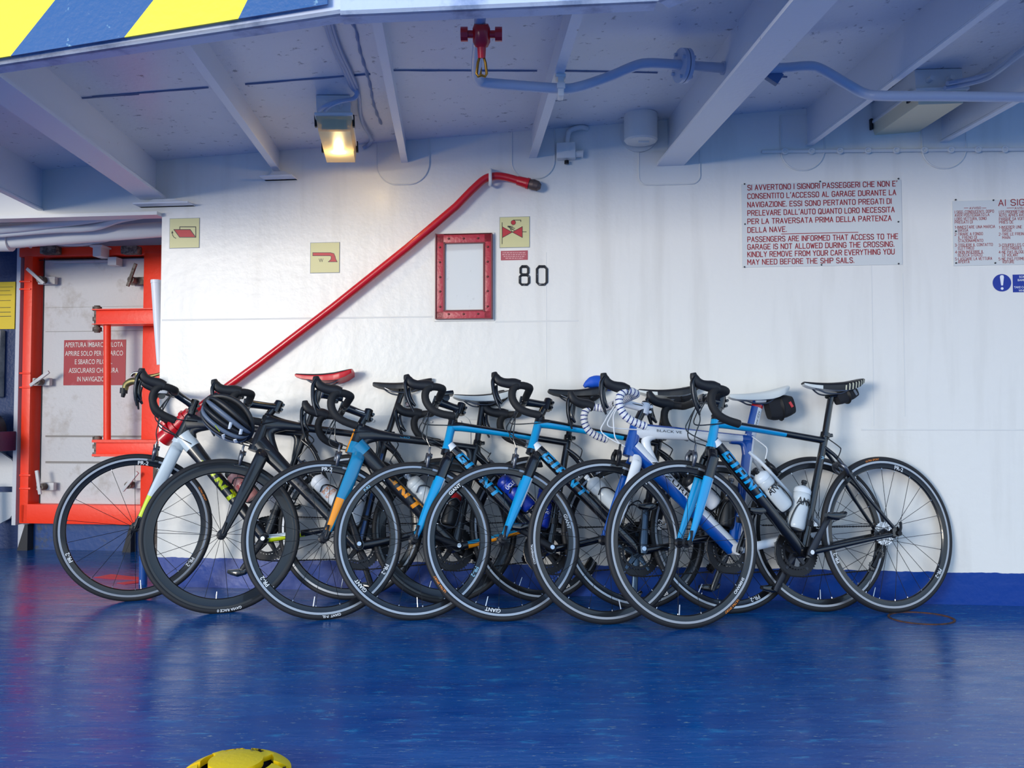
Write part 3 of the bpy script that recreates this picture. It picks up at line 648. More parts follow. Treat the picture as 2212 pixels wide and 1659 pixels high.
k = 1/2.989
r, f, o = lum(367, 471.5, 431, 536, 'cream sign with a red slanting hatch symbol, right of the orange-framed door')
X = lambda x, y: (x*k, y*k)
g = G(); poly(g, f, [X(1125, 1483), X(1230, 1483), X(1266, 1533), X(1162, 1533)], .003, .0034); g.build('red_symbol', SRED, o)
g = G(); stroke(g, f, [X(1125, 1483), X(1230, 1483), X(1266, 1533), X(1162, 1533)], 1.4, .0036, closed=True); stroke(g, f, [X(1163, 1483), X(1163, 1466), X(1266, 1466), X(1266, 1533)], 1.6, .0036); stroke(g, f, [X(1114, 1500), X(1117, 1520), X(1126, 1533), X(1138, 1540)], 1.3, .0036)
poly(g, f, [X(1108, 1508), X(1114, 1490), X(1122, 1506)], .0036, .0039); g.build('black_outline', DECK, o)
k2 = .4069; X = lambda x, y: (340+x*k2, 360+y*k2)
r, f, o = lum(671, 524, 733.5, 589.5, 'cream sign with a red hose-nozzle symbol and letter W, under the slanting red pipe')
hp = [X(826, 457), X(920, 457), X(938, 462), X(945, 478), X(948, 492), X(956, 506), X(908, 506), X(922, 494), X(924, 478), X(918, 474), X(826, 474)]
g = G(); poly(g, f, hp, .003, .0034); g.build('red_symbol', SRED, o)
g = G(); stroke(g, f, hp, 1.0, .0036, closed=True); letters(g, f, 'W', *[X(858, 0)[0], X(882, 0)[0]], X(0, 508)[1], 8, .0036); g.build('black_outline', DECK, o)
r, f, o = lum(1080, 468.5, 1143.5, 535, 'cream sign with a red valve symbol, upper right of the red hose box')
X = lambda x, y: (640+x*k, y*k)
g = G(); poly(g, f, [X(1332, 1466), X(1395, 1498), X(1332, 1535)], .003, .0034); poly(g, f, [X(1395, 1498), X(1460, 1464), X(1460, 1535)], .003, .0034); cc = [X(1402+15*cos(t*pi/8), 1438+15*sin(t*pi/8)) for t in range(16)]; poly(g, f, cc, .003, .0034); g.build('red_symbol', SRED, o)
g = G(); stroke(g, f, [X(1330, 1438), X(1330, 1576)], 1.2, .0036); stroke(g, f, [X(1332, 1466), X(1460, 1535), X(1460, 1464), X(1332, 1535)], 1, .0036); stroke(g, f, [X(1460, 1498), X(1486, 1498)], 1.3, .0036)
stroke(g, f, [X(1395, 1498), X(1380, 1478), X(1410, 1488), X(1365, 1465), X(1412, 1476), X(1366, 1460), X(1400, 1462)], 1.1, .0036); stroke(g, f, [X(1402, 1422), X(1450, 1422), X(1450, 1432)], 1.3, .0036); stroke(g, f, cc, .8, .0036, closed=True); g.build('black_outline', DECK, o)
r, f = wthing('small_red_label', 1110, 563, 'small faded red label with pale print directly below the valve-symbol sign', 'label')
g = G(); rect(g, 1082, 541, 1140, 562.5, 0, .002, fn=f); o = g.build('plate', mat('faded_red_label', '#b5505a', .5), r)
g = G()
for y, a0, a1 in ((546, 1086, 1136), (550, 1085, 1137), (554, 1088, 1134), (558, 1092, 1130)):
    x = a0; random.seed(int(y))
    while x < a1: w_ = random.uniform(2, 6); rect(g, x, y-1, min(a1, x+w_), y+1, .002, .0024, fn=f); x += w_+1.5
g.build('print', mat('label_pink', '#e0a9a9', .5), o)
# frame number 80 in weld bead
r, f = wthing('frame_number', 1152, 617, 'black weld-bead number 80 right of the red hose box', 'number')
NUMM = mat('black_weld_bead', '#26282d', .6, bump=.6, bscale=200, dirt='#8d9096', dscale=60, dlo=.6, dhi=.64)
def rrect(x0, y0, x1, y1, c):
    return [(x0+c, y0), (x1-c, y0), (x1, y0+c), (x1, y1-c), (x1-c, y1), (x0+c, y1), (x0, y1-c), (x0, y0+c)]
def loop(g, pts): q = [f(x, y) for x, y in pts]; g.sweep([(p.x, p.y, .002) for p in q], .0085, .006, n=8, ref=(0, 0, 1) if False else None, closed=True)
g = G(); loop(g, rrect(1124.5, 576, 1141, 593, 3.5)); loop(g, rrect(1123, 594, 1142.5, 615, 4)); o = g.build('digit', NUMM, r)
g = G(); loop(g, rrect(1160, 576, 1181, 615, 5)); o = g.build('digit', NUMM, r)
# red hose box with glazed door
r, f = wthing('fire_hose_box', 1004, 690, 'red-framed glazed fire hose box set in the wall, right of the slanting red pipe', 'fire hose box')
FRM = mat('worn_red_frame', '#b92f40', .35, bump=.4, bscale=60, dirt='#d58a92', dscale=9, dlo=.62, dhi=.72)
g = G()
for a_ in ((943, 507, 961, 690), (1047, 507, 1064, 690), (943, 507, 1064, 527), (943, 672, 1064, 690)): rect(g, *a_, 0, .022, fn=f, bev=.002)
fr_ = g.build('frame', FRM, r)
g = G()
for a_ in ((943, 505.5, 1064.5, 509), (943, 688, 1064.5, 691), (942, 507, 945, 690), (1062, 507, 1065, 690)): rect(g, *a_, 0, .028, fn=f)
for a_ in ((959.5, 525, 963, 674), (1045, 525, 1048.5, 674), (960, 525, 1047, 529), (960, 670, 1047, 673.5)): rect(g, *a_, .012, .026, fn=f)
g.build('frame_edge', mat('dark_red_edge', '#6f1420', .4), fr_)
g = G(); rect(g, 961, 527, 1047, 672, .002, .014, fn=f); g.build('glass_pane', mat('dusty_glass', '#dcdcd8', .04, spec=1.0, coat=1.0, dirt='#8d8378', dscale=12, dlo=.6, dhi=.75), r)
z_base = .022
bolts(f, [(971, 517.5), (1003, 517), (1034, 516.5), (952, 536), (952, 568), (952.5, 600), (952.5, 631), (952.5, 664), (1055, 535), (1054.5, 567), (1054.5, 599), (1054.5, 630), (1054.5, 663), (971, 679.5), (1003, 679.5), (1034, 679)], .0055, .006, r, mat('rusty_bolt', '#5f2a26', .5, metal=.3))
g = G(); rect(g, 938, 502, 1069, 695, 0, .006, fn=f, bev=.004); g.build('wall_flange', WPAINT, r)
# red applicator pipe
r, f = wthing('fire_pipe', 440, 880, 'long red pipe slanting up across the white wall to a bent grey-tipped nozzle', 'pipe')
R0 = r.matrix_world.inverted()
wz = lambda x, y, o=.05: R0 @ wp(x, y, o)
line = [wz(395, 905), wz(560, 785), wz(720, 663), wz(880, 535), wz(985, 446), wz(1018, 412)]
g = G(); g.sweep(line+cr([wz(1018, 412), wz(1045, 388), wz(1065, 381), wz(1090, 382), wz(1138, 395)], 5)[1:], .0185, n=18, ref=None); g.build('pipe', FRED, r)
g = G(); g.cyl(wz(1118, 390), wz(1140, 396), .022, .025, n=18); g.cyl(wz(1138, 395.5), wz(1143, 397), .027, n=18); g.build('nozzle_collar', FRED, r)
g = G(); g.cyl(wz(1142, 397), wz(1152, 399), .022, .026, n=18); g.cyl(wz(1152, 399), wz(1162, 402), .026, .024, n=18); g.cyl(wz(1162, 402), wz(1168, 403.5), .024, .012, n=18); g.build('nozzle_tip', mat('dull_brown_metal', '#6a5a55', .5, metal=.5), r)
g = G(); g.cyl(wz(412, 893), wz(372, 930), .034, .036, n=20); g.cyl(wz(404, 900), wz(399, 905), .042, n=20); g.cyl(wz(383, 920), wz(376, 926), .044, n=20); g.cyl(wz(374, 929), wz(366, 936), .048, n=20); g.cyl(wz(366, 936), wz(352, 950), .036, .042, n=20)
g.box(wz(360, 922), (.02, .07, .03), Matrix.Rotation(.7, 3, 'Z'), 0, .004); g.build('hose_coupling', FRED, r)
g = G(); g.sweep(cr([wz(1058, 397, .0), wz(1058, 400, .05), wz(1059, 392, .078), wz(1059, 372, .078), wz(1059, 367, .05), wz(1059, 368, 0)]), .006, .009, n=8, ref=None); g.build('pipe_bracket', WPAINT, r)
# bolted access plate behind the bicycles
r, f = wthing('access_plate', 836, 1205, 'bolted white access plate low on the wall behind the middle bicycles', 'plate')
a_, b_ = f(630, 1205), f(1017, 897); R_ = .05; pts = [(a_.x, a_.y), (b_.x, a_.y), (b_.x, b_.y-R_)]+[(b_.x-R_+R_*cos(t*pi/16), b_.y-R_+R_*sin(t*pi/16)) for t in range(9)]+[(a_.x, b_.y)]
g = G(); g.prism(pts, Matrix.Identity(4), .006); g.build('plate', WPAINT, r, angle=50)
z_base = .006
bolts(f, [(645, 911), (700, 911), (755, 910), (808, 909), (870, 910.5), (933, 911), (995, 911), (645, 1000), (645, 1090), (667, 1193), (740, 1194), (810, 1195), (880, 1196), (950, 1197), (1006, 960), (1006, 1020), (1006, 1085), (1006, 1150)], .0075, .009, r, WPAINT)
# ringed lashing rail
r, f = wthing('lashing_rail', 1930, 326, 'thin white rail with a row of small ring eyes at upper right above the notices', 'rail')
g = G(); a_, b_ = f(1645, 329), f(2330, 323); g.sweep([(a_.x, a_.y, .012), (b_.x, b_.y, .012)], .006, .008, n=8, ref=(0, 0, 1)); g.build('rod', WPAINT, r)
me = None
for x in (1694, 1752, 1813, 1873, 1934, 1994.5, 2052, 2110, 2168):
    q = f(x, 329-(x-1645)*.0088); M_ = Matrix.Translation((q.x, q.y, .016))
    if me is None:
        g = G(); g.sweep([(.0115*cos(t*pi/8), .0115*sin(t*pi/8), 0) for t in range(16)], .005, n=8, ref=(0, 0, 1), closed=True); me = g.build('ring_eye', WPAINT, r, M=M_).data
    else: link('ring_eye', me, r, M_)
# junction box with conduit
r, f = wthing('junction_box', 1224, 350, 'small white junction box with bent conduit under the deckhead, left of the vent drum', 'junction box')
g = G(); rect(g, 1203.5, 313, 1244, 348, 0, .05, fn=f, bev=.006); bx_ = g.build('box', WPAINT, r)
g = G(); rect(g, 1216, 324, 1233, 333, .05, .0515, fn=f); g.build('label_plate', WPAINT, bx_)
R0 = r.matrix_world.inverted(); wz = lambda x, y, o=.025: R0 @ wp(x, y, o)
g = G(); g.sweep(cr([wz(1226, 314), wz(1226, 300), wz(1230, 284), wz(1243, 277), wz(1258, 275), wz(1268, 278, .0)]), .012, n=12, ref=None); g.build('conduit', WPAINT, r)
g = G(); g.cyl(wz(1224, 347), wz(1224, 354), .011, n=12); g.build('bottom_plug', DARKM, r)
g = G(); g.cyl(wz(1243, 333), wz(1256, 332), .016, n=14); g.cyl(wz(1256, 332), wz(1260, 332), .019, n=14); g.build('side_plug', WPAINT, r)
# vent drum
q = wp(1384, 262, .10); t_ = cz(q.x, q.y)
r = empty('vent_drum', Matrix.Translation((q.x, q.y, t_)), 'white cylindrical vent drum hanging under the deckhead beside the broad flat beam', 'vent')
zb_ = (wp(1384, 303, .10)).z-t_
g = G(); g.cyl((0, 0, 0), (0, 0, zb_), .077, n=36); g.revolve([(.077, zb_), (.07, zb_-.008), (.0, zb_-.012)], n=36); g.build('drum', WPAINT, r)
q2 = r.matrix_world.inverted() @ wp(1381, 288, 0); g = G(); nn = WN; g.cyl(q2, q2+nn*.012, .092, n=36); g.build('wall_flange', WPAINT, r)
g = G(); q3 = r.matrix_world.inverted() @ wp(1381, 308, .09); g.box((0.01, -.02, zb_-.012), (.05, .006, .012)); g.build('latch', WPAINT, r)

# ------------------------------------------------------------------ things under the deckhead
# lit bulkhead lamp
LENS = mat('yellowed_lens', '#e9dcb0', .35, trans=.35); BULB = mat('warm_bulb', '#ffc44d', .5, emit=9.0)
def ceil_lamp(nl, nr, fl, off, lensh, label, lit, near_face):
    A_, B_, F_ = cp(*nl, off), cp(*nr, off), cp(*fl, off); x = (B_-A_); W_ = x.length; x.normalize(); y = (F_-A_); y = (y-x*y.dot(x)); L_ = y.length; y.normalize(); z = x.cross(y)
    c_ = (A_+B_)/2
    M = Matrix(((x.x, y.x, z.x, c_.x), (x.y, y.y, z.y, c_.y), (x.z, y.z, z.z, c_.z), (0, 0, 0, 1)))
    r = empty('ceiling_lamp', M, label, 'lamp'); top = off-.002
    g = G(); w2 = W_/2
    vs = [(-w2, 0, 0), (w2, 0, 0), (w2, L_, 0), (-w2, L_, 0), (-w2*1.13, -.012, lensh), (w2*1.13, -.012, lensh), (w2*1.13, L_+.012, lensh), (-w2*1.13, L_+.012, lensh)]
    g.add(vs, [(3, 2, 1, 0), (0, 1, 5, 4), (1, 2, 6, 5), (2, 3, 7, 6), (3, 0, 4, 7), (4, 5, 6, 7)]); g.build('diffuser', LENS if lit else mat('aged_yellow_lens', '#eadfbd', .5), r)
    g = G(); g.box((0, L_/2, lensh+.006), (W_*1.2, L_+.05, .012), None, 0, .003); g.build('rim', WPAINT, r)
    g = G(); g.box((0, L_/2, (lensh+.012+top)/2), (W_*1.08, L_+.0, top-lensh-.012), None, 0, .004); hs = g.build('housing', WPAINT, r)
    for s_ in (-1, 1):
        for q_ in (.1, .9): g = G(); g.box((s_*W_*.6, L_*q_, lensh-.002), (.01, .02, .05), None, 0, .002); g.build('clip', DARKM, r)
    if lit:
        g = G(); g.sweep([(-.028, L_*.72, lensh*.35), (0, L_*.72, lensh*.35), (.028, L_*.72, lensh*.35)], .012, n=12, ref=None); g.build('bulb', BULB, r)
        g = G(); g.box((0, .012, lensh*.55), (W_*.8, .006, lensh*.7)); g.build('lamp_bracket', GREYM, r)
    for s_ in (-.25, .2):
        g = G(); g.cyl((s_*W_, -.0, (lensh+top)/2), (s_*W_, -.035, (lensh+top)/2), .012, .01, n=10); g.build('cable_gland', WPAINT, hs)
    return r, M
lr, LM = ceil_lamp((688, 284), (757, 284), (718, 351), .155, .06, 'lit box-shaped ceiling lamp with a warm yellow glow in its lens', True, 1)
tr_, TM = ceil_lamp((1984, 226), (2080, 223), (1888, 297), .15, .05, 'unlit oblong ceiling light with yellowed cover, at right behind the grey pipe', False, 1)
pt = bpy.data.lights.new('lamp_bulb_light', 'POINT'); pt.energy = 1.1; pt.color = (1, .72, .3); pt.shadow_soft_size = .02
po = bpy.data.objects.new('lamp_bulb_light', pt); COL.objects.link(po); po.matrix_world = LM @ Matrix.Translation((0, .28, -.02))
# cables feeding the lamps
CAB = mat('painted_cable', '#a9b8d0', .45)
for k, dx in enumerate((-5, 1, 7)):
    ps = [cp(x+dx, y, .012+.004*(k == 1)) for x, y in ((703, 27), (714, 70), (729, 112), (747, 150), (763, 186))]
    ps += [cp(772+dx*.4, 200, .03), cp(764+dx*.3, 213, .05)]+([cp(735+dx, 219, .07), cp(712+dx*1.5, 228, .085), cp(700+dx*2, 238, .085)] if k < 2 else [])
    if k == 2: ps = ps[:-2]+[cp(776, 215, .014), cp(778, 245, .014), cp(785, 270, .014), cp(798, 292, .014), cp(802, 302, .014), wp(797, 312, .012), wp(784, 320, .012)]
    g = G(); g.sweep(cr(ps, 5), .0085, n=8, ref=None)
    tag(g.build('lamp_cable', CAB), ('left painted cable dropping from the girder into the lit lamp', 'middle painted cable dropping from the girder into the lit lamp', 'right painted cable passing the lit lamp and curling back to the wall')[k], 'cable', None)
g = G(); ps = [cp(x, y, .004) for x, y in ((758, 40), (770, 70), (778, 110), (790, 150), (800, 185), (806, 220), (816, 250), (824, 268))]
g.sweep(cr(ps, 6), lambda t: .006+.003*sin(60*t), .004, n=6, ref=None); tag(g.build('sealant_line', mat('sealant', '#8fa0bf', .6)), 'crumbling line of sealant on the deckhead between cables and a narrow beam', 'sealant')
ps = [cp(x, y, o) for x, y, o in ((2046, 180, .09), (2068, 176, .08), (2100, 170, .09), (2140, 158, .10), (2170, 138, .12), (2215, 103, .15), (2300, 40, .17))]
for k in range(2):
    g = G(); g.sweep(cr([p+V((0, .02*k, -.012*k)) for p in ps], 5), .009, n=8, ref=None); tag(g.build('tube_light_cable', CAB), ('upper pale cable leading from the yellowed tube light to the right edge', 'lower pale cable leading from the yellowed tube light to the right edge')[k], 'cable')
# the grey pipe with its red sprinkler valve
PIPE = mat('pale_grey_pipe_paint', '#b9c3d6', .38, bump=.15, bscale=60)
r = empty('overhead_pipe', Matrix.Translation(cp(1030, 150, .16)), 'pale grey pipe bending along under the deckhead from the red valve to the right edge', 'pipe')
R0 = r.matrix_world.inverted(); P_ = lambda x, y, o: R0 @ cp(x, y, o)
run = [P_(1038, -30, .10), P_(1037, 40, .12), P_(1031, 120, .15), P_(1030, 158, .165), P_(1035, 172, .17), P_(1050, 179, .175), P_(1120, 185, .18), P_(1205, 191, .185), P_(1245, 189, .175), P_(1310, 168, .14), P_(1370, 143, .105), P_(1400, 137, .10), P_(1450, 139, .10), P_(1530, 145, .10), P_(1610, 148, .10), P_(1690, 147, .10), P_(1745, 143, .105), P_(1775, 150, .115), P_(1830, 182, .175), P_(1868, 202, .215), P_(1910, 207, .235), P_(2060, 208, .245), P_(2400, 213, .255)]
g = G(); g.sweep(cr(run, 5), .0185, n=18, ref=None); g.build('pipe_run', PIPE, r)
g = G(); a_ = P_(1476, 142, .10); b_ = P_(1490, 143, .10); d_ = (b_-a_).normalized(); g.cyl(a_-d_*.016, a_-d_*.002, .062, n=28); g.cyl(a_+d_*.002, a_+d_*.016, .062, n=28)
for t in range(4): o_2 = d_.orthogonal().normalized(); o_2.rotate(Matrix.Rotation(t*pi/2+.5, 3, d_)); g.cyl(a_+o_2*.048-d_*.026, a_+o_2*.048+d_*.026, .007, n=8)
g.build('flange', PIPE, r)
g = G(); a_ = P_(1560, 147, .10); g.cyl(a_, P_(1582, 148, .10), .025, n=18); g.build('socket', PIPE, r)
g = G(); a_ = P_(1668, 163, .12); g.box(a_, (.07, .03, .045), Matrix.Rotation(.6, 3, 'Y'), 0, .004); g.build('hanger', mat('hanger_blue', '#54709b', .5), r)
g = G(); a_ = P_(1211, 191, .185); g.box(a_+V((0, 0, .0)), (.022, .05, .07), None, 0, .004); g.box(a_+V((0, -.028, -.0)), (.03, .012, .02), None, 0, .003); g.box(a_+V((0, 0, .04)), (.035, .05, .012), None, 0, .002); g.build('pipe_clamp', WPAINT, r)
g = G(); c_ = P_(1040, 76, .16); g.revolve([(.0, .033), (.022, .033), (.028, .02), (.028, -.02), (.02, -.035), (.0, -.04)], c_, ax=(0, -.5, .86), n=20); g.cyl(c_+V((-.05, 0, .003)), c_+V((.05, 0, .003)), .012, n=12); g.cyl(c_, c_+V((0, .02, -.065)), .017, .012, n=14); v_ = g.build('valve_body', FRED, r)
for s_ in (-1, 1):
    g = G(); q = c_+V((s_*.054, 0, .003)); g.cyl(q-V((.011, 0, 0)), q+V((.011, 0, 0)), .022, n=10); g.build('valve_cap', FRED, v_)
g = G(); c2 = c_+V((0, .02, -.06)); g.sweep([c2+V(q) for q in ((-.006, 0, 0), (-.012, 0, -.02), (-.016, 0, -.055), (-.011, 0, -.064), (0, 0, -.06), (.011, 0, -.064), (.016, 0, -.055), (.012, 0, -.02), (.006, 0, 0))], .0045, n=8, ref=None, closed=True)
g.cyl(c2+V((-.004, 0, -.06)), c2+V((0, 0, -.035)), .004, .001, n=8); g.build('sprinkler_head', mat('gilt_metal', '#8a6a30', .35, metal=.9), r)

# ------------------------------------------------------------------ on the deck
q = fp(530, 1659); 
r = empty('lashing_pot', Matrix.Translation((q.x, 2.03, 0)), 'chipped yellow domed lashing pot with slots, at the bottom edge of the deck', 'lashing pot')
YPOT = mat('chipped_yellow_paint', '#f2c500', .4, bump=.3, bscale=70, dirt='#3a2f2c', dscale=12, dlo=.60, dhi=.63)
g = G(); R_ = .125; H_ = .055
def dome(a0, a1, r0, r1, n=10, mi=0):
    vs = []; fs = []
    prof = [(r0+(r1-r0)*j/8) for j in range(9)]
    for i in range(n+1):
        t = a0+(a1-a0)*i/n
        for p in prof: vs.append((p*cos(t), p*sin(t), H_*sqrt(max(0, 1-(p/(R_*1.08))**2))))
    for i in range(n):
        for j in range(8): fs.append((i*9+j, (i+1)*9+j, (i+1)*9+j+1, i*9+j+1))
    k = len(vs); vs += [(x, y, max(0, z-.016)) for x, y, z in vs]
    fs += [tuple(reversed([q+k for q in f_])) for f_ in fs]
    b1 = [i*9 for i in range(n+1)]; b2_ = [i*9+8 for i in range(n+1)]; e0 = list(range(9)); e1 = [n*9+j for j in range(9)]
    for b in (b1, b2_, e0, e1):
        for a_, c_ in zip(b, b[1:]): fs.append((a_, c_, c_+k, a_+k))
    g.add(vs, fs, mi)
for k in range(4): dome(k*pi/2+.12, k*pi/2+pi/2-.12+(.06 if k % 2 else 0), .085, R_)
dome(0, 2*pi, .0, .062, 28)
for k in range(4): t = k*pi/2+pi/4; g.box((.073*cos(t), .073*sin(t), .036), (.035, .03, .014), Matrix.Rotation(t, 3, 'Z'), 0, .003)
g.build('slotted_dome', YPOT, r)
g = G(); g.cyl((0, 0, 0), (0, 0, .012), R_*1.06, R_, n=40); g.build('base_ring', mat('pot_base', '#2a2c33', .6), r)
g = G()  # flat red shapes: the orange door's reflection in the deck, painted as colour
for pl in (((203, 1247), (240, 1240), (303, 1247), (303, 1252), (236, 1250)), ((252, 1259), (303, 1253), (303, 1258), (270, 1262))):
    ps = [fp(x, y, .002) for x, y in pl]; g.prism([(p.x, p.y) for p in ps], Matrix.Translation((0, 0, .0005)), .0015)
tag(g.build('door_reflection_patch', mat('red_reflection_colour', '#d8202e', .4)), 'painted red reflection of the orange door on the deck seen through the leftmost front wheel', 'painted reflection')
q = fp(1990, 1336); g = G(); g.revolve([(.118, .0), (.118, .004), (.126, .004), (.126, 0)], (0, 0, 0), n=48); g.v = [(x*1.05, y*.9, z) for x, y, z in g.v]
tag(g.build('deck_socket_ring', RUST, M=Matrix.Translation(q)), 'rusty flush ring in the deck behind the right bicycle, near the wall', 'deck ring')

# ------------------------------------------------------------------ road bicycles
# local frame: u = forward, v = the bicycle's left (towards the camera), z = up; origin under the front hub
WR, TR = .336, .0128; WB_ = .985
HA = radians(72.5); AXD = V((-cos(HA), 0, sin(HA))); AX0 = V((0, 0, WR))-V((sin(HA), 0, cos(HA)))*.045
BI = {'A': (-1.733, 3.9439, .0397, .1485, .3701), 'B': (-1.2549, 3.7083, .1981, .2782, .1904), 'C': (-.7714, 3.6017, .3567, .2364, -.0092), 'D': (-.3976, 3.5922, .2013, .3002, .0279),
      'E': (-.0277, 3.5731, .1416, .3137, .0009), 'F': (.3997, 3.5235, .2305, .1650, .0348), 'G': (.7043, 3.4493, .2821, .1515, -.0004)}
def bike_matrix(n):
    x, y, psi, lam, dl_ = BI[n]
    return Matrix.Translation((x, y, 0)) @ Matrix.Rotation(pi+psi, 4, 'Z') @ Matrix.Rotation(lam, 4, 'X')
def steer_matrix(n): return Matrix.Translation(AX0) @ Matrix.Rotation(BI[n][4], 4, AXD) @ Matrix.Translation(-AX0)
def axis_at(z): return AX0+AXD*((z-AX0.z)/AXD.z)

# ---- wheels (local: axle along y, centre at origin)
WC = {}
def spoke_mesh(rear, s, cross):
    k = ('spoke', rear, s, cross)
    if k in WC: return WC[k]
    fl = .0345*s if not rear else (.036 if s > 0 else -.018); fr = .017 if not rear else .024
    a = V((fr*sin(cross), fl, fr*cos(cross))); b = V((0, .003*s, .291)); c = a.lerp(b, .955)
    g = G(); g.cyl(a, c, .00115, n=5, mi=0); g.cyl(c, b, .0022, n=6, mi=1)
    o = g.build('spoke', [SPOKE, SILVER]); WC[k] = o.data; bpy.data.objects.remove(o); return WC[k]
def arc_text(g, s_, rad, cap, ang, mi=0, v=.0, width=None, flip=False):
    bm = text_bm(s_, cap, width, bold=.012); xs = [q.co.x for q in bm.verts]; wd = max(xs); slice_bm(bm, 0, .012)
    def fn(q):
        t = ang+(q.x-wd/2)/rad*(1 if not flip else -1); r = rad+(q.y-cap/2)*(1 if not flip else -1)
        return (-r*sin(t), v, r*cos(t))       # t measured clockwise from the top as seen from the left
    bm_to(g, bm, fn, mi)
def wheel(root, n, M, rear, deep=False, marks=(), tyre_marks=(), phase=0.0, quick=True, hubm=None):
    key = ('rim', deep)
    if key not in WC:
        g = G(); ri = .283 if not deep else .272
        g.revolve([(.3165, .0100, 0), (.3065, .0102, 1), (.3055, .0097, 1), (ri+.004, .0075, 1), (ri, .003, 1), (ri, -.003, 1), (ri+.004, -.0075, 1), (.3055, -.0097, 1), (.3065, -.0102, 0), (.3165, -.0100, 0)], ax=(0, 1, 0), n=96, closed=True)
        o = g.build('wheel', [RIMBRK if not deep else RIMBLK, RIMBLK], angle=25); WC[key] = o.data; bpy.data.objects.remove(o)
        g = G(); g.revolve([(WR-TR+TR*cos(t*pi/8)*1.0, TR*sin(t*pi/8)) for t in range(16)], ax=(0, 1, 0), n=120, closed=True)
        if 'tyre' not in WC:
            o = g.build('tyre', RUBBER, angle=60); WC['tyre'] = o.data; bpy.data.objects.remove(o)
        for r_ in (0, 1):
            g = G(); hw = .037 if not r_ else .04
            g.revolve([(.0, hw+.012), (.009, hw+.012), (.011, hw), (.0205, hw-.003), (.0205, hw-.006), (.012, hw-.011), (.011, 0), (.012, -hw+.011 if not r_ else -.012), (.0205, -hw+.006 if not r_ else -.016), (.0205, -hw+.003 if not r_ else -.02), (.011, -hw), (.009, -hw-.012), (0, -hw-.012)], ax=(0, 1, 0), n=20)
            if ('hub', r_) not in WC: o = g.build('hub', DARKM); WC[('hub', r_)] = o.data; bpy.data.objects.remove(o)
    w_ = link('wheel', WC[key], root, M)
    link('tyre', WC['tyre'], w_); link('hub', WC[('hub', int(rear))], w_)
    N = 24 if rear else 18
    for i in range(N):
        s = 1 if i % 2 else -1; cross = 0 if not rear else (1.35 if (i//2) % 2 else -1.35)
        link('spoke', spoke_mesh(rear, s, cross), w_, Matrix.Rotation(2*pi*(i+phase)/N, 4, 'Y'))
    g = G(); a = phase*.7+2.9; d = V((-sin(a), 0, cos(a))); g.cyl(d*.29, d*.243, .0028, .0022, n=8); g.build('valve_stem', SILVER, w_)
    for (s_, deg, cap, m, rad) in marks:
        g = G(); arc_text(g, s_, rad, cap, radians(deg), 0, v=.0104); g.build('rim_lettering', m, w_)
    for (s_, deg, cap, m) in tyre_marks:
        g = G(); arc_text(g, s_, .3235, cap, radians(deg), 0, v=TR+.0004); g.build('tyre_lettering', m, w_)
    if quick:
        g = G(); hw = .05 if not rear else .064; g.cyl((0, hw, 0), (0, hw+.014, 0), .011, n=14); g.sweep([(.0, hw+.010, 0), (-.006, hw+.016, .022), (-.012, hw+.010, .046)], [.006, .005, .0065], n=8, ref=None)
        g.build('quick_release', hubm or DARKM, w_); g = G(); g.cyl((0, -hw-.012, 0), (0, -hw, 0), .010, n=12); g.build('axle_nut', hubm or DARKM, w_)
    return w_

# ---- decals on tubes
def blocks(word, lw, gap):
    """chunky capitals as rectangles, unit height"""
    B = {'G': [(0, 0, .27, 1), (0, .77, 1, 1), (0, 0, 1, .23), (.73, 0, 1, .56), (.45, .38, 1, .58)], 'I': [(0, 0, .33, 1)], 'A': [(0, 0, .26, .86), (.74, 0, 1, 1), (.14, .77, 1, 1), (0, .7, .26, .86), (.26, .24, .74, .44)],
         'N': [(0, 0, .26, 1), (.74, 0, 1, 1), (0, 1, .3, 1, 1, 0, .7, 0)], 'T': [(0, .77, 1, 1), (.36, 0, .66, 1)]}
    out = []; x = 0
    for c in word:
        w_ = lw*(.36 if c == 'I' else 1)
        for q in B[c]:
            if len(q) == 4: a, b, c_, d = q; q = (a, b, c_, b, c_, d, a, d)
            out.append([(x+q[i]*lw, q[i+1]) for i in (0, 2, 4, 6)])
        x += w_+gap
    return out, x-gap
def tube_decal(g, A_, B_, s0, length, h, rv, rn, word=None, text=None, mi=0, yoff=0.0, shear=.12, bold=0.0, flip=False):
    """A_, B_ = (u, z) ends of the tube axis; lettering on its left side"""
    a = V((-A_[0], A_[1])); b = V((-B_[0], B_[1])); d = (b-a).normalized(); up = V((-d.y, d.x))
    if word:
        rs, tot = blocks(word, .86, .24); bm = bmesh.new()
        for quad in rs:
            vs = [bm.verts.new((x, y, 0)) for x, y in quad]; bm.faces.new(vs)
        for q in bm.verts: q.co = V(((q.co.x+shear*(q.co.y-.5))*length/tot, (q.co.y-.5)*h+yoff, 0))
    else:
        bm = text_bm(text, h, length, bold=bold)
        for q in bm.verts: q.co.y += -h/2+yoff
    if flip:
        for q in bm.verts: q.co.x = length-q.co.x; q.co.y = 2*yoff-q.co.y
    slice_bm(bm, 1, rn*.14)
    def fn(q):
        p = a+d*(s0+q.x)+up*q.y; r = rn(s0+q.x) if callable(rn) else rn; rvv = rv(s0+q.x) if callable(rv) else rv
        v = rvv*sqrt(max(.02, 1-min(1, abs(q.y)/r)**2))+.0009
        return (-p.x, v, p.y)
    bm_to(g, bm, fn, mi)

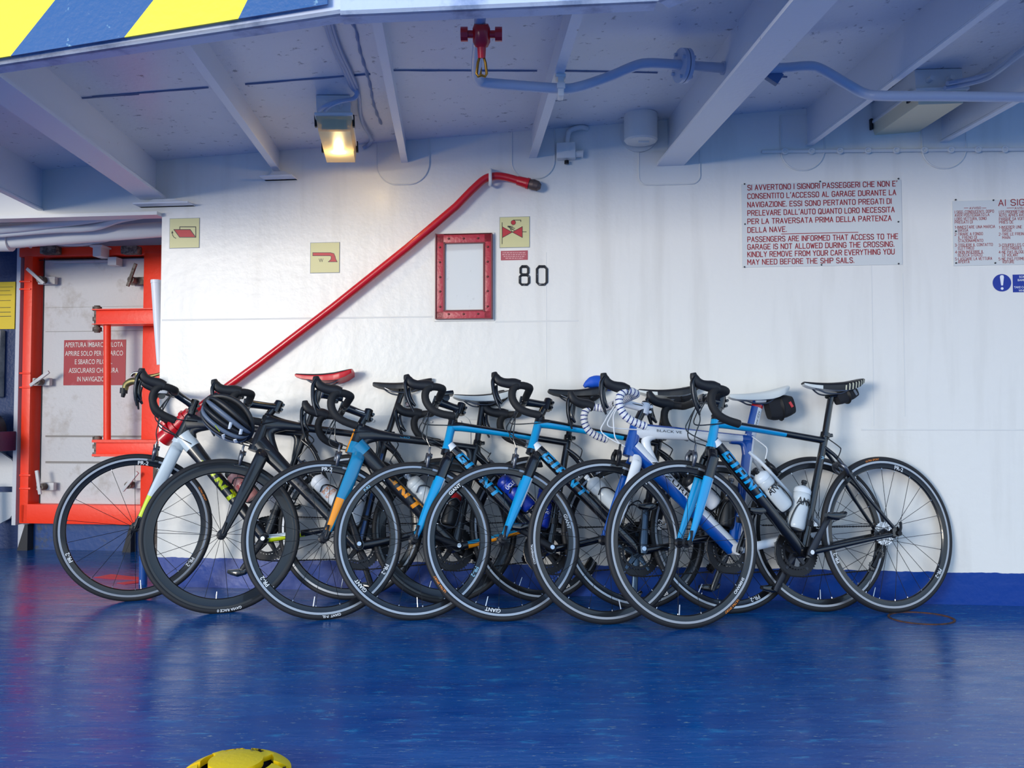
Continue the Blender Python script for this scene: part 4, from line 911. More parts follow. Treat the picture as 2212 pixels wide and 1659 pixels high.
# ---- handlebar group
def rot2(p, t, c): return (c[0]+p[0]*cos(t)-p[1]*sin(t), c[1]+p[0]*sin(t)+p[1]*cos(t))
def handlebar(root, S, clamp, tau, tape='black', leverm=LEVER, hoodm=HOODM):
    prof = [(0, 0), (.03, .001), (.055, -.003), (.072, -.016), (.08, -.042), (.073, -.075), (.048, -.106), (.01, -.122), (-.045, -.13)]
    R = lambda p, v: V((rot2(p, tau, clamp)[0], v, rot2(p, tau, clamp)[1]))
    half = [R((0, 0), .05), R((0, 0), .10), R((0, 0), .155), R((.004, 0), .185)]+[R(p, v) for p, v in zip(prof[1:], (.2, .205, .207, .209, .211, .213, .214, .215))]
    mats = {'black': [TAPE, TAPE], 'striped': [WTAPE, NTAPE]}[tape]
    h = None
    g = G(); g.cyl((clamp[0], -.07, clamp[1]), (clamp[0], .07, clamp[1]), .0158, n=18); h = g.build('handlebar', GLOSSB, root, M=S)
    for s in (1, -1):
        pts = cr([V((p.x, p.y*s, p.z)) for p in half], 10 if tape == 'striped' else 6)
        g = G(); nt_ = 24
        fn = (lambda t, th: 1 if ((t*nt_-th/(2*pi)*.5) % 1) < .27 else 0) if tape == 'striped' else None
        rad = (lambda t: .0163) if tape == 'striped' else (lambda t: .0163*(1+.035*((t*26) % 1)))
        if tape == 'striped': pts = cr(pts, 3)
        g.sweep(pts, rad, n=24 if tape == 'striped' else 18, ref=None, fn=fn); g.build('bar_tape', mats, h, angle=50)
        e = V((half[-1].x, half[-1].y*s, half[-1].z)); d = R(prof[-1], .215*s)-R(prof[-2], .214*s); d.normalize()
        g = G(); g.cyl(e, e+d*.004, .0165, .013, n=16); g.build('bar_end_plug', GLOSSB if tape == 'black' else WTAPE, h)
        hp = [R(p, .204*s+.0) for p in ((.048, .0), (.075, .004), (.1, .003), (.125, .005), (.145, .014), (.157, .03), (.162, .045))]
        g = G(); g.sweep(cr(hp, 5), [.0175, .018, .017, .0165, .0165, .0155, .010], [.0225, .0245, .0225, .0205, .0205, .0195, .012], n=18, ref=(0, 1, 0)); g.build('brake_hood', hoodm, h, angle=60)
        lp = [R(p, .204*s+.006*s) for p in ((.158, .03), (.166, .008), (.163, -.02), (.155, -.055), (.142, -.088), (.125, -.12))]
        g = G(); g.sweep(cr(lp, 5), [.0115, .0125, .011, .010, .0085, .004], [.006, .0085, .0085, .008, .007, .004], n=12, ref=(0, 1, 0)); g.build('brake_lever', leverm, h, angle=60)
        lp = [R(p, .204*s-.004*s) for p in ((.148, -.012), (.147, -.04), (.137, -.07), (.118, -.09))]
        g = G(); g.sweep(cr(lp, 4), [.009, .010, .011, .006], [.006, .009, .011, .005], n=10, ref=(0, 1, 0)); g.build('shift_paddle', GLOSSB, h, angle=60)
    return h

def gear(g, r_out, r_in, teeth, th, y0, mi=0, depth=.004):
    n = teeth*4; vs = []; fs = []
    for k in range(n):
        a = 2*pi*k/n; r = r_out if k % 4 in (1, 2) else r_out-depth
        for (rr, y) in ((r, y0-th/2), (r, y0+th/2), (r_in, y0+th/2), (r_in, y0-th/2)): vs.append((rr*cos(a), y, rr*sin(a)))
    for k in range(n):
        j = (k+1) % n
        for a, b in ((0, 1), (1, 2), (2, 3), (3, 0)): fs.append((k*4+a, k*4+b, j*4+b, j*4+a))
    g.add(vs, fs, mi)

def caliper(root, M_, mtl=GREYM):
    """brake caliper, local: centred on the rim top, arms along y, bolt along +u side"""
    g = G()
    for s in (1, -1):
        g.sweep(cr([V((-.0, .004*s, .038)), V((.002, .022*s, .036)), V((.003, .034*s, .018)), V((.002, .028*s, -.008)), V((.0, .02*s, -.022))], 4), [.008, .010, .011, .009, .007], [.009, .010, .011, .009, .007], n=12, ref=(1, 0, 0))
    g.cyl((-.014, 0, .036), (.014, 0, .036), .011, n=14)
    g.sweep([V((.002, .03, .03)), V((.006, .034, .052)), V((.004, .032, .066))], .005, n=8, ref=None)
    c = g.build('brake_caliper', mtl, root, M=M_)
    for s in (1, -1):
        g = G(); g.box((0, .0165*s, -.026), (.05, .008, .011), None, 0, .002); g.build('brake_pad', GLOSSB, c)
    return c

def crank_arm(root, bb, side, vec, mtl, label=None):
    d = V((vec[0], 0, vec[1])).normalized(); y0, y1 = .056*side, .074*side
    a = V((bb[0], y0, bb[1])); b = a+d*.1725+V((0, y1-y0, 0))
    g = G(); g.sweep([a-d*.018, a, a.lerp(b, .25), a.lerp(b, .6), a.lerp(b, .92), b, b+d*.014], [.008, .0105, .0095, .0085, .008, .0085, .006], [.012, .019, .0165, .0135, .013, .0145, .010], n=14, ref=(0, 1, 0), pw=.8)
    o = g.build('crank_arm', mtl, root)
    g = G(); g.cyl(a+V((0, .0*side, 0)), a+V((0, .0125*side, 0)), .0095, n=16); g.build('crank_bolt', SILVER, o)
    # clipless pedal
    g = G(); c = b+V((0, .042*side, 0)); g.cyl(b, c, .008, n=10)
    g.sweep([c+V((.045, 0, .004)), c+V((.03, 0, .0)), c+V((0, 0, -.003)), c+V((-.03, 0, .0)), c+V((-.042, 0, .012))], [.014, .022, .032, .026, .022], [.008, .014, .018, .013, .007], n=12, ref=(0, 1, 0), pw=.7)
    g.build('pedal', GLOSSB, root)
    return o

def saddle(root, nose, L, tilt, tops, sides, under, name='saddle', stripes=None, dip=.008):
    N = 56; K = 14; wl_ = [.013, .019, .022, .026, .031, .039, .05, .06, .066, .066, .058]; hl = [.016, .024, .028, .031, .034, .037, .040, .043, .043, .038, .024]
    vs = []; fs = []; ms = []
    for i in range(N+1):
        t = i/N; u = nose[0]-L*t; w_ = lerpl(wl_, t); h = lerpl(hl, t); zt = nose[1]+tilt*t-dip*sin(pi*min(1, t*1.05))+.006*max(0, t-.7)/.3
        if i == 0: h *= .5; zt -= .004
        for j in range(K+1):
            a = pi*max(0, min(K-2, j-1))/(K-2); sk = j in (0, K); vs.append((u, w_*math.copysign(abs(cos(a))**.7, cos(a))*(.9 if sk else 1), zt-h*(.5-.5*sin(a)**.8 if not sk else 1)))
    for i in range(N):
        for j in range(K):
            fs.append((i*(K+1)+j, i*(K+1)+j+1, (i+1)*(K+1)+j+1, (i+1)*(K+1)+j))
            e = min(j, K-1-j); t = i/N; m = 0 if e > 1 else 1
            if e == 0: m = 2 if t < .30 else 1
            if stripes and 0 <= e <= 1 and t > .6+.08*e: m = 3 if i % 3 == 0 else 1
            ms.append(m)
        fs.append((i*(K+1), (i+1)*(K+1), (i+1)*(K+1)+K, i*(K+1)+K)); ms.append(2)
    for i in (0, N): fs.append(tuple(i*(K+1)+j for j in range(K+1))); ms.append(1)
    g = G(); g.add(vs, fs, ms); o = g.build(name, [tops, sides, under, stripes or sides], root, angle=40)
    for s in (1, -1):
        g = G(); z0 = nose[1]+tilt*.5; g.sweep(cr([V((nose[0]-.045, .008*s, nose[1]-.022)), V((nose[0]-.075, .018*s, z0-.046)), V((nose[0]-.11, .022*s, z0-.058)), V((nose[0]-.18, .022*s, z0-.056)), V((nose[0]-L*.86, .038*s, nose[1]+tilt-.026))], 5), .0036, n=8, ref=None); g.build('saddle_rail', GREYM, o)
    return o

def bottle_cage(root, base, d, nrm, r=.039, mtl=GLOSSB):
    """base = bottle bottom centre (u, z); d = axis, nrm = away from the tube"""
    b = V((base[0], 0, base[1])); d = V((d[0], 0, d[1])); n_ = V((nrm[0], 0, nrm[1])); y = V((0, 1, 0))
    g = G()
    for s in (1, -1):
        g.sweep(cr([b-n_*r+d*.145+y*.008*s, b-n_*r+d*.04+y*.010*s, b-n_*(r*.7)-d*.004+y*.012*s, b+n_*(r*.6)-d*.006+y*.014*s, b+n_*r*1.02+d*.02+y*.016*s, b+n_*r*.75+d*.09+y*r*.75*s, b+d*.12+y*r*1.05*s, b-n_*r*.75+d*.11+y*r*.72*s], 5), .003, n=8, ref=None)
    g.box(b-n_*(r+.003)+d*.075, (.008, .014, .10), Matrix(((n_.x, 0, d.x), (0, 1, 0), (n_.z, 0, d.z))).to_3x3(), 0, .002)
    g.build('bottle_cage', mtl, root)

def bottle(M, base, d, body, cap, nozzle, label, L=.19, r=.0365, text=None, textm=None, group=None):
    dv = V((d[0], 0, d[1])).normalized(); x = V((dv.z, 0, -dv.x)); y = V((0, 1, 0))
    Ml = Matrix(((x.x, y.x, dv.x, base[0]), (x.y, y.y, dv.y, 0), (x.z, y.z, dv.z, base[1]), (0, 0, 0, 1)))
    if Ml.determinant() < 0: x = -x; Ml = Matrix(((x.x, y.x, dv.x, base[0]), (x.y, y.y, dv.y, 0), (x.z, y.z, dv.z, base[1]), (0, 0, 0, 1)))
    rt = empty('water_bottle', M @ Ml, label, 'bottle', group); h = L-.045
    g = G(); g.revolve([(0, .002), (r*.85, 0), (r*.97, .006), (r, .016), (r, h*.62), (r*.985, h*.66), (r*.9, h*.70), (r*.9, h*.76), (r*.985, h*.80), (r, h*.84), (r, h*.95), (r*.93, h), (r*.8, h+.004), (0, h+.004)], n=36); bo = g.build('bottle_body', body, rt, angle=50)
    g = G(); g.revolve([(r*.84, h-.002), (r*.99, h), (r*.99, h+.014), (r*.88, h+.022), (r*.5, h+.03), (r*.36, h+.033), (0, h+.033)], n=32); g.build('bottle_cap', cap, rt)
    g = G(); g.revolve([(.0095, h+.031), (.0085, h+.043), (.012, h+.045), (.012, h+.055), (.009, h+.058), (0, h+.058)], n=20); g.build('nozzle', nozzle, rt)
    if text:
        g = G()
        for (s_, hh, cap_, ww) in text:
            bm = text_bm(s_, cap_, ww, bold=.01); xs = max(q.co.x for q in bm.verts); slice_bm(bm, 0, .005)
            def fn(q):
                a = (q.x-xs/2)/r; return (-(r+.0006)*sin(a)*sgn, (r+.0006)*cos(a), hh+q.y)
            sgn = 1 if x.x > 0 else -1
            bm_to(g, bm, fn)
        g.build('bottle_lettering', textm or DECK, bo)
    return rt

def cables(root, S, clamp, crown, mtl, tub, ends):
    """ends: list of (v at the bar, loop forward, loop drop, end point, steered)"""
    for (v0, fw, dz, e, top) in ends:
        a = S @ V((clamp[0]+.012, v0, clamp[1]-.012)); e = V(e); m = S @ V((clamp[0]+fw, v0*1.1, clamp[1]-dz))
        g = G(); g.sweep(cr([a, a.lerp(m, .55)+V((.012, 0, .0)), m, m.lerp(e, .6)+V((.012*(1 if top else .4), 0, -.004)), e], 7), .0027, n=8, ref=None); g.build('cable', mtl, root)

def bike(n, label, P):
    M = bike_matrix(n); S = steer_matrix(n)
    root = empty('road_bicycle', M, label, 'bicycle', 'row of leaning road bicycles')
    U = lambda p, v=0.0: V((p[0], v, p[1]))
    HTt, CR, CAP, CL, TTj, BB, SPt = (P[k] for k in ('HTt', 'CR', 'CAP', 'CL', 'TTj', 'BB', 'SP'))
    R_ = (-WB_, WR); mats = P['mats']; fm = P['fm']          # fm[part] -> fn(t, theta) -> slot
    ht = V((HTt[0]-CR[0], HTt[1]-CR[1])); hd = ht.normalized(); hl = ht.length
    dt0 = (CR[0]+hd.x*P.get('dt_up', .042)-.006, CR[1]+hd.y*P.get('dt_up', .042)); tt0 = (HTt[0]-hd.x*P.get('tt_dn', .028), HTt[1]-hd.y*P.get('tt_dn', .028))
    rd = P['rad']
    g = G()
    # head tube
    hts = [U(CR), U((CR[0]+hd.x*.02, CR[1]+hd.y*.02)), U((CR[0]+ht.x*.5, CR[1]+ht.y*.5)), U((HTt[0]-hd.x*.015, HTt[1]-hd.y*.015)), U(HTt)]
    g.sweep(cr(hts, 4), [.026, .025, .022, .021, .0205], rd['ht'], n=20, fn=fm.get('ht'), ref=(0, 1, 0))
    tts = cr([U(tt0), U((tt0[0]+(TTj[0]-tt0[0])*.12, tt0[1]+(TTj[1]-tt0[1])*.12+P.get('tt_arch', 0.0))), U((tt0[0]+(TTj[0]-tt0[0])*.5, tt0[1]+(TTj[1]-tt0[1])*.5+P.get('tt_arch', 0.0))), U(TTj)], 7)
    g.sweep(tts, rd['ttv'], rd['tt'], n=20, fn=fm.get('tt'), pw=.85)
    dts = cr([U(dt0), U((dt0[0]+(BB[0]-dt0[0])*.5, dt0[1]+(BB[1]-dt0[1])*.5)), U((BB[0]+.004, BB[1]+.004))], 12)
    g.sweep(dts, rd['dtv'], rd['dt'], n=24, fn=fm.get('dt'), pw=.9)
    st = V((TTj[0]-BB[0], TTj[1]-BB[1])); sd = st.normalized(); top = (TTj[0]+sd.x*P.get('st_ext', .03), TTj[1]+sd.y*P.get('st_ext', .03))
    g.sweep(cr([U(BB), U((BB[0]+st.x*.5+P.get('st_bow', 0), BB[1]+st.y*.5)), U((TTj[0], TTj[1])), U(top)], 8), rd['stv'], rd['st'], n=18, fn=fm.get('st'))
    # gussets where the tubes meet
    for (c_, r0, r1, k) in P.get('gus', ()): g.sweep(cr([U(c_[0]), U(c_[1]), U(c_[2])], 6), r0, r1, n=14, fn=fm.get(k))
    g.cyl(U(BB, .036), U(BB, -.036), .0235, n=22, mi=P.get('bbm', 0))
    ss = (TTj[0]-sd.x*P.get('ss_dn', .03), TTj[1]-sd.y*P.get('ss_dn', .03))
    for s in (1, -1):
        g.sweep(cr([U(ss, .010*s), U((ss[0]-.06, ss[1]-.06), .022*s), U((ss[0]+(R_[0]-ss[0])*.55, ss[1]+(R_[1]-ss[1])*.55), .043*s), U((R_[0]+.012, R_[1]+.018), .064*s)], 6), rd['ss'], [.009, .008, .0075, .008], n=12, fn=fm.get('ss'))
        g.sweep(cr([U((BB[0]-.012, BB[1]), .026*s), U((BB[0]-.10, BB[1]+.012), .034*s), U((BB[0]+(R_[0]-BB[0])*.62, BB[1]+(R_[1]-BB[1])*.62), .052*s), U((R_[0]+.018, R_[1]-.004), .064*s)], 6), [.010, .009, .008, .006], rd['cs'], n=12, fn=fm.get('cs'))
        g.prism([(R_[0]+.03, R_[1]+.018), (R_[0]+.03, R_[1]-.012), (R_[0]+.0, R_[1]-.014), (R_[0]-.012, R_[1]), (R_[0], R_[1]+.03)], Matrix(((1, 0, 0, 0), (0, 0, -1, .0675*s+.0025), (0, 1, 0, 0), (0, 0, 0, 1))), .005, P.get('bbm', 0))
    frame = g.build('frame', mats, root, angle=40)
    if 'decals' in P:
        for nm, m, items in P['decals']:
            for it in items:
                g = G(); A_, B_ = {'dt': (dt0, BB), 'tt': (tt0, TTj), 'st': (TTj, BB), 'ss': (ss, R_), 'cs': ((BB[0]-.02, BB[1]), R_), 'ht': (HTt, CR), 'sp': (SPt, TTj)}[it['on']]
                tube_decal(g, A_, B_, it['s'], it['len'], it['h'], it['rv'], it['rn'], it.get('word'), it.get('text'), 0, it.get('y', 0), it.get('shear', .12), it.get('bold', 0.0), it.get('flip', False)); g.build(nm, m, frame)
    # headset, spacers, stem
    g = G(); CA = axis_at(CAP[1]); H0 = axis_at(HTt[1]) ; off = U(HTt)-H0
    g.cyl(U(HTt), U(HTt)+AXD*.012, .0225, .0185, n=22); g.cyl(U(HTt)+AXD*.012, CA+off*.3, .0175, n=20); g.build('headset_spacer', P.get('spacer', GLOSSB), root)
    ca = CA+off*.3; cap = (ca.x, ca.z); stem0 = ca-AXD*.026
    cl = V((CL[0], 0, CL[1]))
    g = G(); g.cyl(ca-AXD*.05, ca-AXD*.002, .0195, n=20); g.sweep([stem0, stem0.lerp(cl, .3), stem0.lerp(cl, .8), cl-(cl-stem0).normalized()*.012], [.018, .0165, .0165, .021], [.019, .017, .0165, .019], n=16, fn=None)
    g.cyl(cl-V((0, .022, 0)), cl+V((0, .022, 0)), .0205, n=20); d = (cl-stem0).normalized(); g.box(cl+d*.012, (.018, .042, .036), Matrix.Rotation(-atan2(d.z, d.x), 3, 'Y'), 0, .004)
    for s in (-.012, .012): b_ = ca-AXD*.025+d*(-.022); g.cyl(b_+AXD*s+V((0, -.016, 0)), b_+AXD*s+V((0, .016, 0)), .0065, n=10)
    g.build('stem', P.get('stem', GLOSSB), root, M=S)
    g = G(); g.revolve([(0, .008), (.012, .008), (.0185, .004), (.019, -.003), (0, -.003)], ca, ax=AXD, n=20); g.build('stem_cap', GLOSSB, root, M=S)
    if 'stem_deco' in P:
        g = G(); a = stem0.lerp(cl, .15); b = stem0.lerp(cl, .8); g.sweep([a+V((0, .0167, .006)), b+V((0, .0167, .0)), ], .001, .0022, n=6); g.build('stem_stripe', P['stem_deco'], root, M=S)
    handlebar(root, S, CL, P['tau'], P.get('tape', 'black'), P.get('lever', LEVER))
    # fork
    fcm = P['fork']
    g = G(); c0 = axis_at(CR[1]); c1 = c0-AXD*.012
    g.sweep([c0+AXD*.004, c0-AXD*.012, c0-AXD*.03], [.026, .03, .036], [.027, .026, .022], n=20, mi=fcm['crown'])
    for s in (1, -1):
        tip = V((0, 0, WR-.004)); f0_ = c0-AXD*.045+V((.004, 0, 0)); pts = [c0-AXD*.006+V((0, .014*s, 0)), c0-AXD*.03+V((.002, .030*s, 0)), f0_+V((0, .036*s, 0)), f0_.lerp(tip, .35)+V((-.003, .042*s, 0)), f0_.lerp(tip, .8)+V((-.003, .049*s, 0)), tip+V((0, .05*s, 0))]
        g.sweep(cr(pts, 6), [.016, .013, .011, .010, .0085, .0075], [x*P.get('fk', 1.0) for x in (.024, .023, .0225, .020, .0145, .011)], n=16, fn=fcm.get('l' if s > 0 else 'r'))
        g.cyl((0, .045*s, WR), (0, .055*s, WR), .012, n=14, mi=fcm['tip'])
    fk = g.build('fork', mats, root, M=S, angle=45)
    if 'fork_decal' in P:
        g = G()
        for (tx, s0, ln_, h_, yo, m) in P['fork_decal']:
            A_ = c0-AXD*.06; tube_decal(g, (A_.x+.004, A_.z), (-.004, WR), s0, ln_, h_, .0475, .05, None, tx, 0, yo, bold=.01)
        g.build('fork_lettering', P['fork_decal'][0][5], fk)
    # wheels
    wheel(root, n, S @ Matrix.Translation((0, 0, WR)), False, P.get('deep', False), P['fmarks'], P.get('ftyre', ()), P.get('ph', .2), True, P.get('qr'))
    wheel(root, n, Matrix.Translation((R_[0], 0, R_[1])), True, P.get('deep', False), P['rmarks'], P.get('rtyre', ()), P.get('ph', .2)+.37, True, P.get('qr'))
    # brakes
    fq = S @ Matrix.Translation((0, 0, WR)) @ Matrix.Rotation(radians(-11.5), 4, 'Y') @ Matrix.Translation((.0, 0, .335)); caliper(root, fq, P.get('calm', GREYM))
    ang = radians(P.get('rb_ang', 36)); q = Matrix.Translation((R_[0], 0, R_[1])) @ Matrix.Rotation(ang, 4, 'Y') @ Matrix.Translation((0, 0, .337)); caliper(root, q, P.get('calm', GREYM))
    rbp = q @ V((.004, .03, .066))
    # seat post, clamp, saddle
    g = G(); g.sweep(cr([U((TTj[0], TTj[1])), U(((TTj[0]+SPt[0])/2, (TTj[1]+SPt[1])/2)), U(SPt)], 6), rd.get('spv', .0138), rd.get('sp', .0138), n=20, fn=fm.get('sp'))
    g.sweep([U((SPt[0]+.02, SPt[1]-.004)), U((SPt[0]-.03, SPt[1]+.0))], .018, .009, n=12, mi=P.get('bbm', 0)); po = g.build('seatpost', mats, root)
    if P.get('collar', True):
        g = G(); g.cyl(U((top[0]-sd.x*.014, top[1]-sd.y*.014)), U((top[0]+sd.x*.006, top[1]+sd.y*.006)), .0205, n=20); g.box(U((top[0]-.022, top[1]-.006)), (.02, .022, .016), None, 0, .004); g.build('seat_clamp', GLOSSB, root)
    saddle(root, *P['saddle'])
    # drivetrain
    g = G(); gear(g, .104, .073, 50, .003, -.045); gear(g, .074, .060, 34, .003, -.038)
    g.v = [(x+BB[0], y, z+BB[1]) for x, y, z in g.v]; g.build('chainring', P.get('ring', DARKM), root, angle=30)
    g = G()
    for k in range(5): t = 2*pi*k/5+.4; c_ = U(BB, -.048); e = c_+V((.088*cos(t), .003, .088*sin(t))); g.sweep([c_, c_.lerp(e, .6), e], [.006, .005, .004], [.015, .011, .008], n=8, ref=(0, 1, 0))
    g.cyl(U(BB, -.034), U(BB, -.056), .02, n=18); g.build('chainring_spider', P.get('crank', DARKM), root)
    vx = P['crankv']; crank_arm(root, BB, 1, vx, P.get('crank', DARKM)); crank_arm(root, BB, -1, (-vx[0], -vx[1]), P.get('crank', DARKM))
    g = G()
    for k in range(8): gear(g, .052-.0042*k, .016, 27-2*k, .0018, -.022-.0042*k, 0, .003)
    g.v = [(x+R_[0], y, z+R_[1]) for x, y, z in g.v]; g.build('cassette', P.get('cass', SILVER), root, angle=30)
    jp = V((R_[0]+.018, -.042, R_[1]-.085)); lpul = V((R_[0]+.062, -.042, R_[1]-.135))
    g = G(); g.sweep([V((R_[0]+.004, -.066, R_[1]-.018)), V((R_[0]-.004, -.064, R_[1]-.045)), jp+V((0, -.008, .01))], [.008, .010, .012], [.010, .016, .014], n=12, ref=(0, 1, 0)); dr = g.build('rear_derailleur', DARKM, root)
    g = G()
    for dy in (-.006, .006): g.sweep([jp+V((0, dy, .006)), jp.lerp(lpul, .5)+V((0, dy, 0)), lpul+V((0, dy, -.006))], [.0012]*3, [.010, .008, .011], n=8, ref=(0, 1, 0))
    g.build('derailleur_cage', DARKM, dr)
    for q in (jp, lpul):
        g = G(); gear(g, .021, .006, 11, .004, 0, 0, .004); g.v = [(x+q.x, y+q.y, z+q.z) for x, y, z in g.v]; g.build('jockey_wheel', GLOSSB, dr)
    # front derailleur
    g = G(); f0 = (BB[0]+sd.x*.125, BB[1]+sd.y*.125); g.cyl(U((f0[0]-sd.x*.012, f0[1]-sd.y*.012)), U((f0[0]+sd.x*.012, f0[1]+sd.y*.012)), .0215, n=16)
    g.sweep([U(f0, -.02), U((f0[0]-.01, f0[1]-.004), -.036)], .012, .012, n=10, ref=(0, 0, 1)); g.sweep([U((f0[0]+.035, f0[1]+.008), -.036), U((f0[0]-.01, f0[1]+.006), -.036), U((f0[0]-.06, f0[1]-.028), -.037)], .0015, [.006, .012, .008], n=8, ref=(0, 1, 0)); g.build('front_derailleur', DARKM, root)
    # chain
    rc = .034; ch = [U((BB[0], BB[1]+.104), -.045), U((BB[0]-.2, (BB[1]+.104)*.5+(R_[1]+rc)*.5), -.043), U((R_[0], R_[1]+rc), -.041)]
    for k in range(1, 7): t = k/6*pi*.95; ch.append(U((R_[0]-rc*sin(t), R_[1]+rc*cos(t)), -.041))
    ch += [jp+V((.018, .0, .004)), jp+V((.016, 0, -.014)), lpul+V((-.02, 0, .006)), lpul+V((-.005, 0, -.022)), lpul+V((.02, 0, -.018)), U((BB[0]-.02, BB[1]-.103), -.045)]
    for k in range(1, 8): t = -pi/2+k/8*pi; ch.append(U((BB[0]+.104*cos(t), BB[1]+.104*sin(t)), -.045))
    pts = []
    for a, b in zip(ch, ch[1:]+[ch[0]]):
        m = max(1, int((b-a).length/.0064))
        for k in range(m): pts.append(a.lerp(b, k/m))
    g = G(); i = [0]
    g.sweep(pts, .0032, lambda t: .0022+.0020*(int(t*len(pts)) % 2), n=6, ref=(0, 1, 0), closed=True); g.build('chain', CHAINM, root, angle=20)
    # cables
    fc = fq @ V((.004, .032, .066)); dtm = U((dt0[0]-.05, dt0[1]-.045), .03)
    cables(root, S, CL, CR, P.get('cabm', GLOSSB), None, [(.035, .05, .10, fc, True), (-.03, .075, .13, dtm, False), (.02, .065, .11, U((tt0[0]-.05, tt0[1]-.0), .022), False), (-.045, .06, .16, U((dt0[0]-.035, dt0[1]-.03), -.03), False)][:P.get('ncab', 4)])
    g = G(); g.sweep(cr([U((TTj[0]-.005, TTj[1]+.01), .016), U((TTj[0]-.05, TTj[1]-.03), .03), (rbp+U((TTj[0]-.05, TTj[1]-.03), .03))/2+V((-.01, .005, .01)), rbp], 6), .0026, n=8, ref=None); g.build('brake_cable', P.get('cabm', GLOSSB), root)
    # bottle cages and the bottles in them
    dd = V((dt0[0]-BB[0], dt0[1]-BB[1])).normalized(); dn = V((-dd.y, dd.x)); sn = V((sd.y, -sd.x))
    for (where, body, capm, noz, lab, L_, txt, tm, grp) in P['bottles']:
        if where == 'dt': base = V(BB)+dd*P.get('b_dt', .185)+dn*(.068+P.get('b_off', 0)); ax_, no = dd, dn
        else: base = V(BB)+sd*.085+sn*.056; ax_, no = sd, sn
        bottle_cage(root, base, ax_, no, mtl=P.get('cagem', GLOSSB))
        if lab: bottle(M, base, ax_, body, capm, noz, lab, L_, .0365, txt, tm, grp)
    return root, M, S

def const(i): return lambda t, th: i
TRANSL = mat('translucent_bottle_plastic', '#eaf2f5', .3, trans=.3, spec=.5)
TRANSP = mat('translucent_pink_bottle', '#e8a7a2', .35, trans=.45)
BOTW = mat('white_bottle_plastic', '#eef1f3', .35); BOTB = mat('blue_bottle_plastic', '#0b2f9c', .35); BOTK = mat('black_bottle_plastic', '#17181b', .4); CAPR = mat('red_bottle_plastic', '#c01520', .4)
OG = mat('pale_cap_plastic', '#dfe6ea', .35)
RAD_C = dict(ht=[.032, .030, .026, .024, .024], ttv=[.022, .019, .016, .014], tt=[.046, .027, .0195, .0175, .016, .0155, .015, .0155], dtv=[.03, .028, .027, .03], dt=[.042, .033, .0285, .027, .0265, .029], stv=[.022, .016, .0155, .0155], st=[.026, .018, .0165, .017], ss=.0075, cs=[.017, .015, .011, .008])
RAD_A = dict(ht=[.022, .020, .0185, .019, .0195], ttv=[.021, .018, .016, .0155], tt=[.021, .0165, .0145, .0145], dtv=[.026, .027, .026, .026], dt=[.023, .0245, .024, .024], stv=[.018, .016, .016, .016], st=[.018, .0165, .016, .016], ss=.0072, cs=[.0135, .012, .010, .008])
PR = lambda degs, m=DECW: tuple(('PR-2', d, .017, m, .2945) for d in degs)
GI = lambda degs, m=DECW: tuple(('GIANT', d, .015, m, .2945) for d in degs)
DTW = dict(on='dt', rv=.0275, rn=.0275, word='GIANT')

# A: black and pale grey with neon lettering
CG = lambda h, t: [(((h[0]-.115, h[1]-.045), (h[0]-.01, h[1]-.075), (h[0]-.055, h[1]-.215)), [.012, .018, .014], [.012, .024, .014], 'g'), (((t[0]+.12, t[1]+.022), (t[0]+.036, t[1]-.012), (t[0]+.048, t[1]-.12)), [.010, .013, .010], [.009, .017, .009], 'g'), (((t[0]-.01, t[1]-.0), (t[0]-.012, t[1]-.03), (t[0]-.06, t[1]-.09)), [.012, .013, .010], [.010, .014, .009], 'g')]
PA = dict(gus=CG((-.2165, .850), (-.755, .765)), HTt=(-.2165, .850), CR=(-.167, .722), CAP=(0, .926), CL=(-.140, .962), TTj=(-.755, .765), BB=(-.597, .280), SP=(-.826, .985), tau=radians(17),
    mats=[CARBON, PALE, NEON, NAVY], rad=RAD_C, fk=1.22, fm=dict(ht=lambda t, th: 1 if t < .14 else 0, dt=lambda t, th: 1 if t < .13 else 0, cs=lambda t, th: (2 if sin(th) > -.2 else 1) if t < .42 else 0),
    fork=dict(crown=1, tip=0, l=lambda t, th: 1 if (t < .62 and cos(th) > -.2) else (2 if t < .86 and cos(th) > -.2 and t >= .62 else 0), r=const(0)), stem_deco=DECW,
    decals=[('frame_lettering', NEON, [dict(DTW, s=.07, len=.34, h=.05)])], fork_decal=[('GIANT', .235, .075, .015, -.004, DECK)],
    fmarks=PR((4, 124, 244)), rmarks=PR((50, 170, 290)), ftyre=(('ULTRA SPORT', 62, .008, DECO),), ph=.15, deep=False,
    saddle=((-.70, 1.059), .275, .012, LBLACK, mat('red_saddle_shell', '#d6202a', .35), mat('red_saddle_shell', '#d6202a', .35)), crankv=(.45, -.75), cass=GREYM,
    bottles=[('dt', TRANSP, BOTK, CAPR, 'pinkish translucent water bottle with red nozzle, in the frame of the leftmost bicycle', .195, [('SPORT', .07, .018, .05)], CAPR, None)], rb_ang=38)
bike('A', 'leftmost road bicycle, black and pale grey with neon yellow frame lettering and a red saddle', PA)
